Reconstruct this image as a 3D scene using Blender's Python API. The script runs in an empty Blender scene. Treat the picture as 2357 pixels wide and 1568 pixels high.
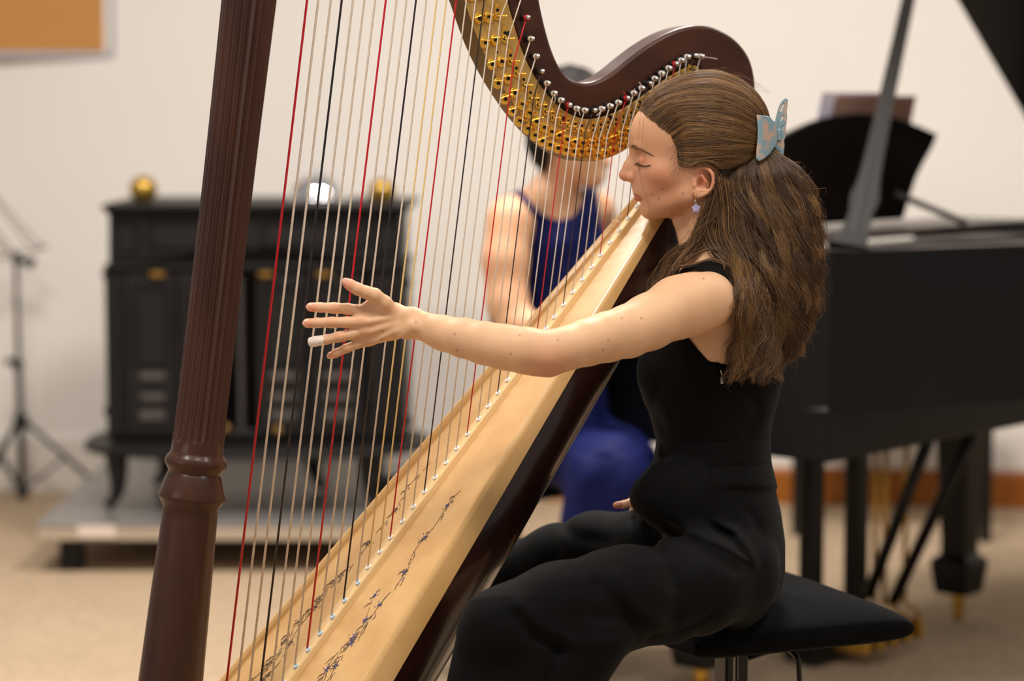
import bpy, math, random
import numpy as np
from mathutils import Vector, Matrix

# ------------------------------------------------------------------ camera
FPX = 85 / 36 * 2357.0
CX, CY = 1178.5, 784.0
PITCH = math.atan(539 / FPX)
CAMZ = 1.35
sc = bpy.context.scene
COL = sc.collection
cam_d = bpy.data.cameras.new('camera')
cam = bpy.data.objects.new('camera', cam_d)
COL.objects.link(cam)
cam.location = (0, 0, CAMZ)
cam.rotation_euler = (math.pi / 2 - PITCH, 0, 0)
cam_d.lens = 85
cam_d.sensor_width = 36
cam_d.sensor_fit = 'HORIZONTAL'
cam_d.clip_end = 60
cam_d.dof.use_dof = True
cam_d.dof.focus_distance = 3.38
cam_d.dof.aperture_fstop = 2.6
sc.camera = cam

# ------------------------------------------------------------------ world, lights, exposure
w = bpy.data.worlds.new('world')
sc.world = w
w.use_nodes = True
w.node_tree.nodes['Background'].inputs[0].default_value = (1.0, 0.94, 0.88, 1)
w.node_tree.nodes['Background'].inputs[1].default_value = 0.34


def area(name, loc, size, power, col, target=None, sy=None):
    d = bpy.data.lights.new(name, 'AREA')
    d.energy = power
    d.color = col
    d.size = size
    if sy:
        d.shape = 'RECTANGLE'
        d.size_y = sy
    o = bpy.data.objects.new(name, d)
    COL.objects.link(o)
    o.location = loc
    if target is not None:
        o.rotation_euler = (Vector(target) - Vector(loc)).to_track_quat('-Z', 'Y').to_euler()
    return o


WARM = (1.0, 0.94, 0.875)
area('ceiling_lamp', (-1.3, 2.3, 3.3), 0.5, 34, WARM)
area('ceiling_lamp', (0.2, 2.3, 3.3), 0.5, 34, WARM)
area('ceiling_lamp', (1.7, 2.3, 3.3), 0.5, 24, WARM)
area('ceiling_lamp', (-1.3, 5.2, 3.3), 0.7, 88, WARM)
area('ceiling_lamp', (0.4, 5.4, 3.3), 0.7, 98, WARM)
area('ceiling_lamp', (2.2, 5.2, 3.3), 0.7, 52, WARM)
area('window_light', (-3.6, 0.6, 2.2), 1.6, 18, (0.92, 0.94, 1.0), (-0.2, 3.4, 1.0))

sc.view_settings.view_transform = 'Standard'
sc.view_settings.look = 'None'
sc.view_settings.gamma = 1
sc.view_settings.use_curve_mapping = False
sc.view_settings.exposure = 0.0

# ------------------------------------------------------------------ helpers
R_ = np.array([1.0, 0, 0])
F_ = np.array([0, math.cos(PITCH), -math.sin(PITCH)])
U_ = np.array([0, math.sin(PITCH), math.cos(PITCH)])
C_ = np.array([0, 0, CAMZ])


def ray(x, y):
    return R_ * (x - CX) / FPX + F_ + U_ * (CY - y) / FPX


def B(px, py, d):
    """point that stands d metres in front of the lens where the photo shows (px, py)"""
    return C_ + ray(px, py) * d


def onY(px, py, Y):
    r = ray(px, py)
    return C_ + r * Y / r[1]


def onZ(px, py, z):
    r = ray(px, py)
    return C_ + r * (z - CAMZ) / r[2]


ORG = {}


def empty(name, loc, label=None, cat=None, group=None):
    o = bpy.data.objects.new(name, None)
    COL.objects.link(o)
    o.location = loc
    o.empty_display_size = 0.05
    ORG[o.name] = np.array(loc, float)
    if label:
        tag(o, label, cat, group)
    return o


def tag(o, label=None, cat=None, group=None, kind=None):
    if label: o['label'] = label
    if cat: o['category'] = cat
    if group: o['group'] = group
    if kind: o['kind'] = kind
    return o


def mesh_data(name, V, Fc, mat, smooth=True):
    me = bpy.data.meshes.new(name)
    me.from_pydata([tuple(map(float, p)) for p in V], [], [tuple(int(i) for i in f) for f in Fc])
    if mat is not None:
        me.materials.append(mat)
    me.update()
    if smooth is True:
        me.shade_smooth()
    elif smooth == 'auto':
        me.shade_smooth()
        try:
            me.set_sharp_from_angle(angle=math.radians(35))
        except Exception:
            pass
    return me


def obj(name, V, Fc, mat, parent=None, smooth=True, origin=None):
    V = np.asarray(V, float)
    if parent is not None:
        org = ORG[parent.name]
    else:
        org = np.array(origin, float) if origin is not None else np.array([V[:, 0].mean(), V[:, 1].mean(), V[:, 2].min()])
    me = mesh_data(name, V - org, Fc, mat, smooth)
    o = bpy.data.objects.new(name, me)
    COL.objects.link(o)
    if parent is not None:
        o.parent = parent
    else:
        o.location = org
    ORG[o.name] = org
    return o


class MB:
    """collects several shapes of ONE part"""
    def __init__(s):
        s.V = []; s.F = []

    def add(s, V, F):
        n = len(s.V)
        s.V.extend([tuple(p) for p in V])
        s.F.extend([tuple(i + n for i in f) for f in F])
        return s

    def box(s, c, size, rot=None, bev=0.0):
        V, F = boxg(c, size, rot, bev)
        return s.add(V, F)

    def tube(s, pts, r, n=10, closed=False):
        V, F = tubeg(pts, r, n, closed)
        return s.add(V, F)

    def build(s, name, mat, parent=None, smooth='auto', origin=None):
        return obj(name, s.V, s.F, mat, parent, smooth, origin)


def boxg(c, size, rot=None, bev=0.0):
    """box with chamfered edges; rot = 3x3 rows are local axes"""
    a, b, d = [x / 2 for x in size]
    c = np.array(c, float)
    M = np.eye(3) if rot is None else np.array(rot, float)
    if bev <= 0:
        V = [(x, y, z) for x in (-a, a) for y in (-b, b) for z in (-d, d)]
        F = [(0, 1, 3, 2), (4, 6, 7, 5), (0, 4, 5, 1), (2, 3, 7, 6), (0, 2, 6, 4), (1, 5, 7, 3)]
    else:
        e = min(bev, a * .9, b * .9, d * .9)
        V = []; idx = {}
        for sx in (-1, 1):
            for sy in (-1, 1):
                for sz in (-1, 1):
                    for k in range(3):
                        p = [sx * (a - e), sy * (b - e), sz * (d - e)]
                        p[k] = (sx * a, sy * b, sz * d)[k]
                        idx[(sx, sy, sz, k)] = len(V); V.append(p)
        F = []
        for k in range(3):
            i, j = [q for q in range(3) if q != k]
            for sk in (-1, 1):
                f = []
                for si, sj in ((-1, -1), (1, -1), (1, 1), (-1, 1)):
                    s3 = [0, 0, 0]; s3[k] = sk; s3[i] = si; s3[j] = sj
                    f.append(idx[(s3[0], s3[1], s3[2], k)])
                F.append(f)
        for k in range(3):
            i, j = [q for q in range(3) if q != k]
            for si in (-1, 1):
                for sj in (-1, 1):
                    f = []
                    for sk, fi in ((-1, i), (1, i), (1, j), (-1, j)):
                        s3 = [0, 0, 0]; s3[k] = sk; s3[i] = si; s3[j] = sj
                        f.append(idx[(s3[0], s3[1], s3[2], fi)])
                    F.append(f)
        for sx in (-1, 1):
            for sy in (-1, 1):
                for sz in (-1, 1):
                    F.append([idx[(sx, sy, sz, k)] for k in range(3)])
        V = np.array(V)
        F2 = []
        for f in F:
            p = V[list(f)]
            nrm = np.cross(p[1] - p[0], p[2] - p[0])
            F2.append(f if np.dot(nrm, p.mean(0)) > 0 else f[::-1])
        F = F2
    V = np.array(V) @ M + c
    return V, F


def frame_dir(t):
    t = t / (np.linalg.norm(t) + 1e-12)
    a = np.array([0, 0, 1.0]) if abs(t[2]) < 0.9 else np.array([1.0, 0, 0])
    x = np.cross(a, t); x /= np.linalg.norm(x)
    return x, np.cross(t, x)


def tubeg(pts, r, n=10, closed=False):
    pts = np.array(pts, float)
    m = len(pts)
    r = np.broadcast_to(np.array(r, float), (m,))
    V = []; F = []
    x = None
    for i in range(m):
        if closed:
            t = pts[(i + 1) % m] - pts[i - 1]
        else:
            t = pts[min(i + 1, m - 1)] - pts[max(i - 1, 0)]
        t = t / (np.linalg.norm(t) + 1e-12)
        if x is None:
            x, y = frame_dir(t)
        else:
            x = x - t * np.dot(x, t); x /= np.linalg.norm(x); y = np.cross(t, x)
        for k in range(n):
            a = 2 * math.pi * k / n
            V.append(pts[i] + (x * math.cos(a) + y * math.sin(a)) * r[i])
    rng = m if closed else m - 1
    for i in range(rng):
        j = (i + 1) % m
        for k in range(n):
            F.append((i * n + k, i * n + (k + 1) % n, j * n + (k + 1) % n, j * n + k))
    if not closed:
        F.append(tuple(range(n))[::-1])
        F.append(tuple((m - 1) * n + k for k in range(n)))
    return V, F


def latheg(base, axis, prof, n=32, refx=None):
    """prof: (distance along axis, radius)"""
    axis = np.array(axis, float); axis /= np.linalg.norm(axis)
    x, y = frame_dir(axis)
    base = np.array(base, float)
    V = []; F = []
    for (h, r) in prof:
        for k in range(n):
            a = 2 * math.pi * k / n
            V.append(base + axis * h + (x * math.cos(a) + y * math.sin(a)) * max(r, 1e-5))
    for i in range(len(prof) - 1):
        for k in range(n):
            F.append((i * n + k, i * n + (k + 1) % n, (i + 1) * n + (k + 1) % n, (i + 1) * n + k))
    F.append(tuple(range(n))[::-1])
    F.append(tuple((len(prof) - 1) * n + k for k in range(n)))
    return V, F


def prismg(poly, depthv):
    """poly: list of 3D points in a plane, extruded by depthv"""
    n = len(poly)
    P = [np.array(p, float) for p in poly]
    d = np.array(depthv, float)
    V = P + [p + d for p in P]
    F = [tuple(range(n)), tuple(range(n, 2 * n))[::-1]]
    for i in range(n):
        j = (i + 1) % n
        F.append((i, i + n, j + n, j))
    return V, F


def add_bevel(o, wdt, seg=3, ang=30):
    m = o.modifiers.new('bevel', 'BEVEL')
    m.width = wdt; m.segments = seg; m.limit_method = 'ANGLE'; m.angle_limit = math.radians(ang)
    m.harden_normals = False
    return o


def smooth_poly(pts, sub=6, closed=False):
    """Catmull-Rom"""
    P = [np.array(p, float) for p in pts]
    n = len(P); out = []
    rng = n if closed else n - 1
    for i in range(rng):
        if closed:
            p0, p1, p2, p3 = P[(i - 1) % n], P[i], P[(i + 1) % n], P[(i + 2) % n]
        else:
            p0, p1, p2, p3 = P[max(i - 1, 0)], P[i], P[i + 1], P[min(i + 2, n - 1)]
        for k in range(sub):
            t = k / sub
            out.append(0.5 * ((2 * p1) + (p2 - p0) * t + (2 * p0 - 5 * p1 + 4 * p2 - p3) * t * t + (3 * p1 - p0 - 3 * p2 + p3) * t ** 3))
    if not closed:
        out.append(P[-1])
    return out


# ------------------------------------------------------------------ materials
def lin(c):
    return tuple(((x / 255) / 12.92 if x / 255 <= 0.04045 else ((x / 255 + 0.055) / 1.055) ** 2.4) for x in c) + (1,)


def mat(name, rgb, rough=0.5, metal=0.0, coat=0.0, spec=0.5, var=0.0, scale=20, stretch=(1, 1, 1), rgb2=None,
        bump=0.0, bscale=None, sheen=0.0, sss=0.0, trans=0.0, ior=1.45, attr=None, detail=4, emit=0.0, bstretch=None, coatr=0.1):
    m = bpy.data.materials.new(name)
    m.use_nodes = True
    nt = m.node_tree
    b = nt.nodes['Principled BSDF']
    b.inputs['Base Color'].default_value = lin(rgb)
    b.inputs['Roughness'].default_value = rough
    b.inputs['Metallic'].default_value = metal
    b.inputs['Coat Weight'].default_value = coat
    b.inputs['Coat Roughness'].default_value = coatr
    b.inputs['Specular IOR Level'].default_value = spec
    b.inputs['IOR'].default_value = ior
    if trans: b.inputs['Transmission Weight'].default_value = trans
    if sheen:
        b.inputs['Sheen Weight'].default_value = sheen
        b.inputs['Sheen Roughness'].default_value = 0.5
    if sss:
        b.inputs['Subsurface Weight'].default_value = sss
        b.inputs['Subsurface Radius'].default_value = (1.0, 0.35, 0.2)
        b.inputs['Subsurface Scale'].default_value = 0.008
    tc = nt.nodes.new('ShaderNodeTexCoord')

    def noise(sc_, st, det):
        mp = nt.nodes.new('ShaderNodeMapping')
        mp.inputs['Scale'].default_value = st
        nt.links.new(tc.outputs['Object'], mp.inputs['Vector'])
        nz = nt.nodes.new('ShaderNodeTexNoise')
        nz.inputs['Scale'].default_value = sc_
        nz.inputs['Detail'].default_value = det
        nt.links.new(mp.outputs['Vector'], nz.inputs['Vector'])
        return nz
    colsock = None
    if attr:
        at = nt.nodes.new('ShaderNodeAttribute'); at.attribute_name = attr
        colsock = at.outputs['Color']
    if var or rgb2:
        nz = noise(scale, stretch, detail)
        cr = nt.nodes.new('ShaderNodeValToRGB')
        c1 = lin(rgb)
        c2 = lin(rgb2) if rgb2 else tuple(x * (1 - var) for x in c1[:3]) + (1,)
        cr.color_ramp.elements[0].position = 0.35
        cr.color_ramp.elements[1].position = 0.65
        if attr:
            k1 = (1, 1, 1, 1); k2 = (1 - var, 1 - var * 1.15, 1 - var * 1.2, 1)
            cr.color_ramp.elements[0].color = k2; cr.color_ramp.elements[1].color = k1
            mx = nt.nodes.new('ShaderNodeMixRGB'); mx.blend_type = 'MULTIPLY'; mx.inputs[0].default_value = 1
            nt.links.new(colsock, mx.inputs[1]); nt.links.new(cr.outputs[0], mx.inputs[2])
            colsock = mx.outputs[0]
        else:
            cr.color_ramp.elements[0].color = c2; cr.color_ramp.elements[1].color = c1
            colsock = cr.outputs[0]
        nt.links.new(nz.outputs['Fac'], cr.inputs['Fac'])
    if colsock is not None:
        nt.links.new(colsock, b.inputs['Base Color'])
    if bump:
        nb = noise(bscale or scale, bstretch or stretch, 6)
        bp = nt.nodes.new('ShaderNodeBump')
        bp.inputs['Strength'].default_value = bump
        bp.inputs['Distance'].default_value = 0.002
        nt.links.new(nb.outputs['Fac'], bp.inputs['Height'])
        nt.links.new(bp.outputs['Normal'], b.inputs['Normal'])
    return m


M = {}
M['wall'] = mat('wall_paint', (234, 227, 219), 0.85, var=0.03, scale=1.5, bump=0.05, bscale=200)
M['carpet'] = mat('beige_carpet', (184, 160, 132), 0.95, rgb2=(164, 141, 114), scale=55, bump=0.9, bscale=260, detail=8)
M['base_wood'] = mat('orange_wood', (168, 98, 24), 0.45, rgb2=(148, 82, 18), scale=6, stretch=(1, 1, 14))
M['white_paint'] = mat('white_gloss_paint', (228, 220, 210), 0.4)
M['alu'] = mat('aluminium', (190, 190, 192), 0.35, metal=0.9)
M['cork'] = mat('cork', (202, 146, 84), 0.9, rgb2=(180, 124, 66), scale=160, bump=0.3)
M['mahog'] = mat('dark_mahogany', (72, 41, 28), 0.34, coat=0.12, spec=.3, rgb2=(52, 29, 19), scale=22, stretch=(1, 1, 0.12), coatr=0.12, bump=0.05)
M['mahog2'] = mat('neck_mahogany', (74, 41, 27), 0.38, coat=0.1, spec=.3, rgb2=(58, 32, 21), scale=30, stretch=(.3, .3, 1), coatr=0.15)
M['shell'] = mat('soundbox_mahogany', (44, 19, 13), 0.3, coat=0.4, rgb2=(32, 13, 9), scale=14, stretch=(1, 1, .3), coatr=0.1)
M['spruce'] = mat('spruce_soundboard', (219, 176, 118), 0.38, coat=0.2, rgb2=(205, 158, 100), scale=16, stretch=(1, 1, 1), coatr=0.2, detail=6)
M['maple'] = mat('maple_edge', (217, 174, 114), 0.3, coat=0.35, rgb2=(207, 162, 100), scale=12)
M['maple2'] = mat('maple_strip', (230, 196, 144), 0.35, coat=0.3, rgb2=(232, 194, 132), scale=20)
M['brass_plate'] = mat('brushed_brass', (206, 166, 96), 0.4, metal=0.4, rgb2=(192, 150, 80), scale=30)
M['bronze_shade'] = mat('shaded_bronze_side', (112, 84, 32), 0.4, metal=0.5)  # bronze plate sides, darkened in colour to carry their shade
M['brass'] = mat('polished_brass', (255, 204, 84), 0.26, metal=0.85)
M['brass_dull'] = mat('dull_brass', (200, 158, 70), 0.35, metal=0.9)
M['dark_screw'] = mat('dark_screw', (28, 26, 28), 0.35, metal=0.5)
M['steel'] = mat('steel', (205, 200, 196), 0.22, metal=1.0)
M['s_red'] = mat('red_string', (196, 20, 34), 0.35)
M['s_black'] = mat('black_string', (34, 26, 28), 0.4)
M['s_gut'] = mat('gut_string', (222, 206, 186), 0.35, var=.15, scale=300)
M['s_gold'] = mat('golden_gut_string', (240, 208, 140), 0.35, var=.15, scale=300)
M['s_wire'] = mat('nylon_string', (226, 216, 206), 0.3)
M['grommet'] = mat('white_grommet', (236, 232, 228), 0.25)
M['grommet_b'] = mat('blue_grommet', (190, 208, 222), 0.25)
M['ink'] = mat('vine_ink', (92, 78, 76), 0.6, rgb2=(150, 118, 76), scale=30)
M['ink_b'] = mat('flower_ink', (84, 80, 140), 0.6, rgb2=(78, 70, 84), scale=60)
M['iron'] = mat('cast_iron', (26, 23, 22), 0.5, spec=.3, var=.2, scale=8, bump=.08, bscale=90)
M['iron2'] = mat('worn_cast_iron', (74, 68, 66), 0.45, var=.2, scale=20)
M['plat'] = mat('zinc_sheet', (150, 146, 142), 0.35, metal=0.6, var=.1, scale=5)
M['plat_edge'] = mat('platform_edge', (176, 160, 140), 0.5, var=.08, scale=9)
M['tape'] = mat('paper_sticker', (216, 198, 184), 0.6)
M['gold_ball'] = mat('antique_gold', (206, 166, 78), 0.3, metal=0.75, rgb2=(150, 116, 48), scale=18)
M['chrome'] = mat('chrome', (230, 230, 235), 0.12, metal=1.0)
M['stand'] = mat('stand_metal', (26, 34, 32), 0.35, metal=.3)
M['wire'] = mat('stand_wire', (120, 112, 106), 0.35, metal=.4)
M['piano'] = mat('satin_black_lacquer', (11, 11, 13), 0.36, spec=.3)
M['piano_lid'] = mat('lid_underside_lacquer', (12, 9, 8), 0.4, spec=.2)
M['lit_edge'] = mat('lit_edge_lacquer', (70, 62, 60), 0.35)  # black lacquer made paler to carry a highlight; desk slide shares it
M['velvet'] = mat('black_velvet', (9, 9, 10), 0.95, sheen=0.04, var=.2, scale=30, bump=.1, bscale=300, spec=.06)
M['old_brass'] = mat('old_brass', (150, 112, 50), .45, metal=.6)
M['bmetal'] = mat('black_metal', (18, 17, 17), 0.3, spec=.4)
M['paper'] = mat('paper', (222, 214, 232), 0.8)
M['paper_b'] = mat('brown_folder', (148, 116, 102), 0.7)

# ------------------------------------------------------------------ room
WY = lambda x: 8.265 - 0.105 * x


def wall_quad(x0, x1, z0, z1, dy=0.0):
    return [(x0, WY(x0) + dy, z0), (x1, WY(x1) + dy, z0), (x1, WY(x1) + dy, z1), (x0, WY(x0) + dy, z1)]


fl = obj('floor', [(-6, -2, 0), (6, -2, 0), (6, 9.2, 0), (-6, 9.2, 0), (-6, -2, -.1), (6, -2, -.1), (6, 9.2, -.1), (-6, 9.2, -.1)],
         [(0, 1, 2, 3), (7, 6, 5, 4), (0, 4, 5, 1), (1, 5, 6, 2), (2, 6, 7, 3), (3, 7, 4, 0)], M['carpet'], smooth=False)
tag(fl, kind='structure')
q = wall_quad(-6, 6, 0, 3.4); q2 = wall_quad(-6, 6, 0, 3.4, .12)
wl = obj('wall_back', q + q2, [(0, 3, 2, 1)[::-1], (4, 7, 6, 5), (0, 1, 5, 4), (2, 3, 7, 6), (1, 2, 6, 5), (3, 0, 4, 7)], M['wall'], smooth=False)
tag(wl, kind='structure')


def skirting(name, x0, x1, h, m, t=.02):
    pr = [(0, 0), (-t, 0), (-t, h - .015), (-t * .5, h), (0, h)]
    V = []
    for x in (x0, x1):
        for (dy, z) in pr:
            V.append((x, WY(x) + dy - .001, z))
    n = len(pr)
    F = [(i, (i + 1) % n, n + (i + 1) % n, n + i) for i in range(n)] + [tuple(range(n))[::-1], tuple(range(n, 2 * n))]
    return tag(obj(name, V, F, m, smooth=False), kind='structure')


skirting('baseboard_left', -6, 0.1, .2, M['white_paint'])
skirting('baseboard_right', 0.1, 6, .125, M['base_wood'])

# cork board on the wall
cb_l, cb_r = -2.3, onY(251, 60, WY(-1.4) - .02)[0]
cb_b = onY(100, 118, WY(-1.6) - .02)[2]
cbY = WY(-1.6)
cbe = empty('cork_board', (-1.9, cbY, cb_b), 'orange cork notice board in an aluminium frame on the wall above the stove', 'notice board')
z1 = cb_b + .9
MB().box(((cb_l + cb_r) / 2, cbY - .012, (cb_b + z1) / 2), (cb_r - cb_l, .016, z1 - cb_b)).build('cork_panel', M['cork'], cbe)
fr = MB()
fr.box(((cb_l + cb_r) / 2, cbY - .015, cb_b - .012), (cb_r - cb_l + .03, .03, .024), bev=.004)
fr.box(((cb_l + cb_r) / 2, cbY - .015, z1 + .012), (cb_r - cb_l + .03, .03, .024), bev=.004)
fr.box((cb_r + .008, cbY - .015, (cb_b + z1) / 2), (.018, .03, z1 - cb_b), bev=.004)
fr.box((cb_l - .008, cbY - .015, (cb_b + z1) / 2), (.018, .03, z1 - cb_b), bev=.004)
fr.build('frame', M['alu'], cbe)
# ------------------------------------------------------------------ HARP
TH = math.radians(29)
HU = np.array([math.cos(TH), math.sin(TH), 0])      # from the column towards the player
HV = np.array([math.sin(TH), -math.cos(TH), 0])     # across, towards the near side
HP0 = onY(455, 784, 3.25)


def HP(px, py, off=0.0):
    d = ray(px, py)
    t = ((HP0 + off * HV - C_) @ HV) / (d @ HV)
    return C_ + d * t


hA = HP(1450, 507); hB = HP(685, 1537)
HAX = (hB - hA) / np.linalg.norm(hB - hA)            # down the board
HN = np.array([HAX[2] * HU[0], HAX[2] * HU[1], -(HAX @ HU)])  # board normal, towards the column
if HN[2] < 0: HN = -HN
c_top = HP(573.5, 0); c_bot = HP(393, 1568)
CAX = (c_top - c_bot) / np.linalg.norm(c_top - c_bot)


def on_axis(py):
    """distance up the column axis (from c_bot) seen at photo row py"""
    lo, hi = -.6, 1.3
    for _ in range(40):
        mid = (lo + hi) / 2
        P = c_bot + CAX * mid - C_
        y = CY - FPX * (P @ U_) / (P @ F_)
        if y > py: lo = mid
        else: hi = mid
    return lo


harp_base = np.array([c_bot[0], c_bot[1], 0]) - HU * .02
harp = empty('concert_harp', tuple(harp_base), 'large mahogany pedal harp with pale soundboard and brass action plate', 'harp')

# column: fluted shaft, collars, plain lower tube
t_fl = on_axis(1022)
prof = []
tb = (0.30 - c_bot[2]) / CAX[2]
prof += [(tb, .0505, 0), (on_axis(1568), .0437, 0), (on_axis(1400), .0412, 0), (on_axis(1200), .0378, 0), (on_axis(1178), .0374, 0)]
prof += [(on_axis(1168), .0378, 0), (on_axis(1153), .0432, 0), (on_axis(1146), .0458, 0), (on_axis(1142), .0458, 0), (on_axis(1128), .0428, 0), (on_axis(1096), .0376, 0), (on_axis(1092), .0362, 0)]
prof += [(on_axis(1089), .0352, 0), (on_axis(1085), .0362, 0), (on_axis(1074), .0408, 0), (on_axis(1068), .0424, 0), (on_axis(1062), .0424, 0), (on_axis(1052), .0395, 0), (on_axis(1046), .0365, 0), (on_axis(1040), .0354, 0)]
prof += [(on_axis(1024), .0352, 0), (on_axis(1016), .0352, .45), (on_axis(1008), .0352, 1)]
for y in range(960, -60, -60):
    f = (1000 - y) / 1000
    prof.append((on_axis(y), .0345 - .001 * math.sin(f * 3) + .0026 * f * f, 1))
t_end = 1.25
for k in range(1, 5):
    prof.append((on_axis(0) + (t_end - on_axis(0)) * k / 4, .0371, 1 if k < 4 else 0))
NF = 22; SEG = NF * 12
x_, y_ = HU - CAX * (HU @ CAX), HV
x_ = x_ / np.linalg.norm(x_)
V = []; F = []
for (t, r, fl_) in prof:
    for k in range(SEG):
        a = 2 * math.pi * k / SEG
        ph = (k % 12) / 12
        g = max(0, math.sin(math.pi * min(1, max(0, (ph - .14) / .72)))) ** .7
        rr = r - .0030 * g * fl_
        V.append(c_bot + CAX * t + (x_ * math.cos(a) + y_ * math.sin(a)) * rr)
for i in range(len(prof) - 1):
    for k in range(SEG):
        F.append((i * SEG + k, i * SEG + (k + 1) % SEG, (i + 1) * SEG + (k + 1) % SEG, (i + 1) * SEG + k))
F.append(tuple(range(SEG))[::-1]); F.append(tuple((len(prof) - 1) * SEG + k for k in range(SEG)))
col = obj('column', V, F, M['mahog'], harp, 'auto')
# capital on top (above the frame)
Vc, Fc = latheg(c_bot + CAX * t_end, CAX, [(0, .036), (.004, .05), (.02, .055), (.04, .048), (.05, .055), (.1, .068), (.15, .08), (.17, .078), (.175, .05)], 48)
obj('capital', Vc, Fc, M['mahog'], harp, 'auto')

# neck (wood) and action plate, outlines traced on the harp's own plane
OFF = -.013
def outl(pts): return [HP(x, y, OFF) for (x, y) in pts]
plate_low = [(1010, -260), (1015, -150), (1034, -80), (1050, -40), (1068, 0), (1085, 50), (1108, 110), (1135, 165), (1165, 215), (1200, 265), (1238, 308), (1280, 343), (1320, 364), (1352, 371), (1385, 368), (1420, 356), (1450, 338), (1482, 314), (1520, 280), (1560, 240), (1595, 205), (1614, 178)]
plate_up = [(1613, 163), (1605, 153), (1590, 151), (1550, 170), (1500, 205), (1450, 240), (1410, 261), (1370, 272), (1340, 272), (1300, 255), (1260, 216), (1225, 165), (1200, 110), (1182, 50), (1168, 0), (1152, -70), (1146, -140), (1148, -260)]
pl_low = smooth_poly(plate_low, 4); pl_up = smooth_poly(plate_up, 4)
plate_poly = [HP(p[0], p[1], OFF) for p in (pl_low + pl_up)]
neck_up = [(1262, -260), (1232, -140), (1234, -60), (1243, 0), (1256, 60), (1272, 115), (1292, 158), (1316, 182), (1345, 190), (1375, 185), (1410, 166), (1450, 134), (1490, 104), (1530, 80), (1570, 64), (1605, 58), (1640, 62), (1675, 77), (1705, 102), (1727, 135), (1738, 175), (1740, 215), (1733, 260), (1712, 320), (1685, 380)]
neck_low = [(1560, 395), (1545, 350), (1560, 290), (1595, 235), (1620, 190)]
nk_up = smooth_poly(neck_up, 5)
neck_poly = [HP(p[0], p[1], OFF - .001) for p in (smooth_poly(neck_low, 4) + pl_up + nk_up)]
TK = -.046 * HV
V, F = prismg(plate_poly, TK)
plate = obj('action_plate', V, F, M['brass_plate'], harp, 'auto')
plate.data.materials.append(M['bronze_shade'])
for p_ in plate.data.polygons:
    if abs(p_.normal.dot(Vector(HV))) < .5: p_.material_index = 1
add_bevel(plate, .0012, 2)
V, F = prismg(neck_poly, -.05 * HV)
neck = add_bevel(obj('neck', V, F, M['mahog2'], harp, 'auto'), .006, 3)
# the upper neck up to the column, above the frame
up_poly = [HP(x, y, OFF - .004) for (x, y) in [(1146, -250), (1010, -250), (960, -420), (860, -560), (740, -640), (660, -650), (640, -700), (700, -760), (860, -740), (1010, -640), (1150, -470), (1262, -250)]]
V, F = prismg([p for p in up_poly], -.04 * HV)
add_bevel(obj('upper_neck', V, F, M['mahog2'], harp, 'auto'), .006, 3)

# soundbox
S0, S1 = -.20, 1.12
def hfar(s): return .046 + .154 * s
def hnear(s): return .062 + .158 * s
def rim(s): return .014 + .028 * max(0, s)
def shelld(s): return max(.06, .085 + .05 * s)
def BP(s, h, n=0.0): return hA + HAX * s + HV * h + HN * n
NS = 40
ss = [S0 + (S1 - S0) * i / NS for i in range(NS + 1)]
# soundboard, slightly recessed inside the edge
V = []; F = []
cols = 12
for s in ss:
    for k in range(cols + 1):
        h = -hfar(s) + .006 + (hnear(s) + hfar(s) - .014) * k / cols
        f = k / cols
        V.append(BP(s, h, -.006 + .004 * math.sin(math.pi * f)))
for i in range(NS):
    for k in range(cols):
        a = i * (cols + 1) + k
        F.append((a, a + 1, a + cols + 2, a + cols + 1))
obj('soundboard', V, F, M['spruce'], harp, True)
# edges: rounded maple rails
def rail(name, hfun, sgn):
    V = []; F = []
    prf = lambda s: [(-sgn * .016, -.008), (-sgn * .014, -.001), (-sgn * .010, .002), (-sgn * .005, .0015), (-sgn * .001, -.002), (0, -.006), (0, -rim(s)), (-sgn * .006, -rim(s) - .001), (-sgn * .016, -rim(s))]
    for s in ss:
        for (dh, dn) in prf(s):
            V.append(BP(s, hfun(s) + dh, dn))
    n = 9
    for i in range(NS):
        for k in range(n):
            F.append((i * n + k, i * n + (k + 1) % n, (i + 1) * n + (k + 1) % n, (i + 1) * n + k))
    F.append(tuple(range(n))); F.append(tuple(NS * n + k for k in range(n))[::-1])
    if sgn > 0: F = [f[::-1] for f in F]
    obj(name, V, F, M['maple'], harp, 'auto')
rail('soundbox_edge', hnear, 1)
rail('soundbox_edge', lambda s: -hfar(s), -1)
# round shell
V = []; F = []; NA = 28
for s in ss:
    c = (hnear(s) - hfar(s)) / 2; a = (hnear(s) + hfar(s)) / 2 - .003
    for k in range(NA + 1):
        an = math.pi * k / NA
        V.append(BP(s, c + a * math.cos(an), -rim(s) + .002 - shelld(s) * math.sin(an) ** .85))
for i in range(NS):
    for k in range(NA):
        q_ = i * (NA + 1) + k
        F.append((q_, q_ + NA + 1, q_ + NA + 2, q_ + 1))
F.append(tuple(range(NA + 1))); F.append(tuple(NS * (NA + 1) + k for k in range(NA + 1))[::-1])
obj('soundbox_shell', V, F, M['shell'], harp, 'auto')
# pedestal and pedals, below the frame
bc = BP(S1, 0, -.06)
ped = MB()
pc = np.array([bc[0], bc[1], 0]) + HU * .08
rot = [HU, HV, (0, 0, 1)]
ped.box(pc + [0, 0, .18], (.34, .30, .24), rot, .02)
ped.box(pc + [0, 0, .05], (.40, .36, .06), rot, .015)
for a in (-1, 1):
    for b in (-1, 1):
        ped.box(pc + HU * .15 * a + HV * .13 * b + [0, 0, .012], (.06, .06, .024), rot, .008)
ped.build('pedestal', M['mahog'], harp)

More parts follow.
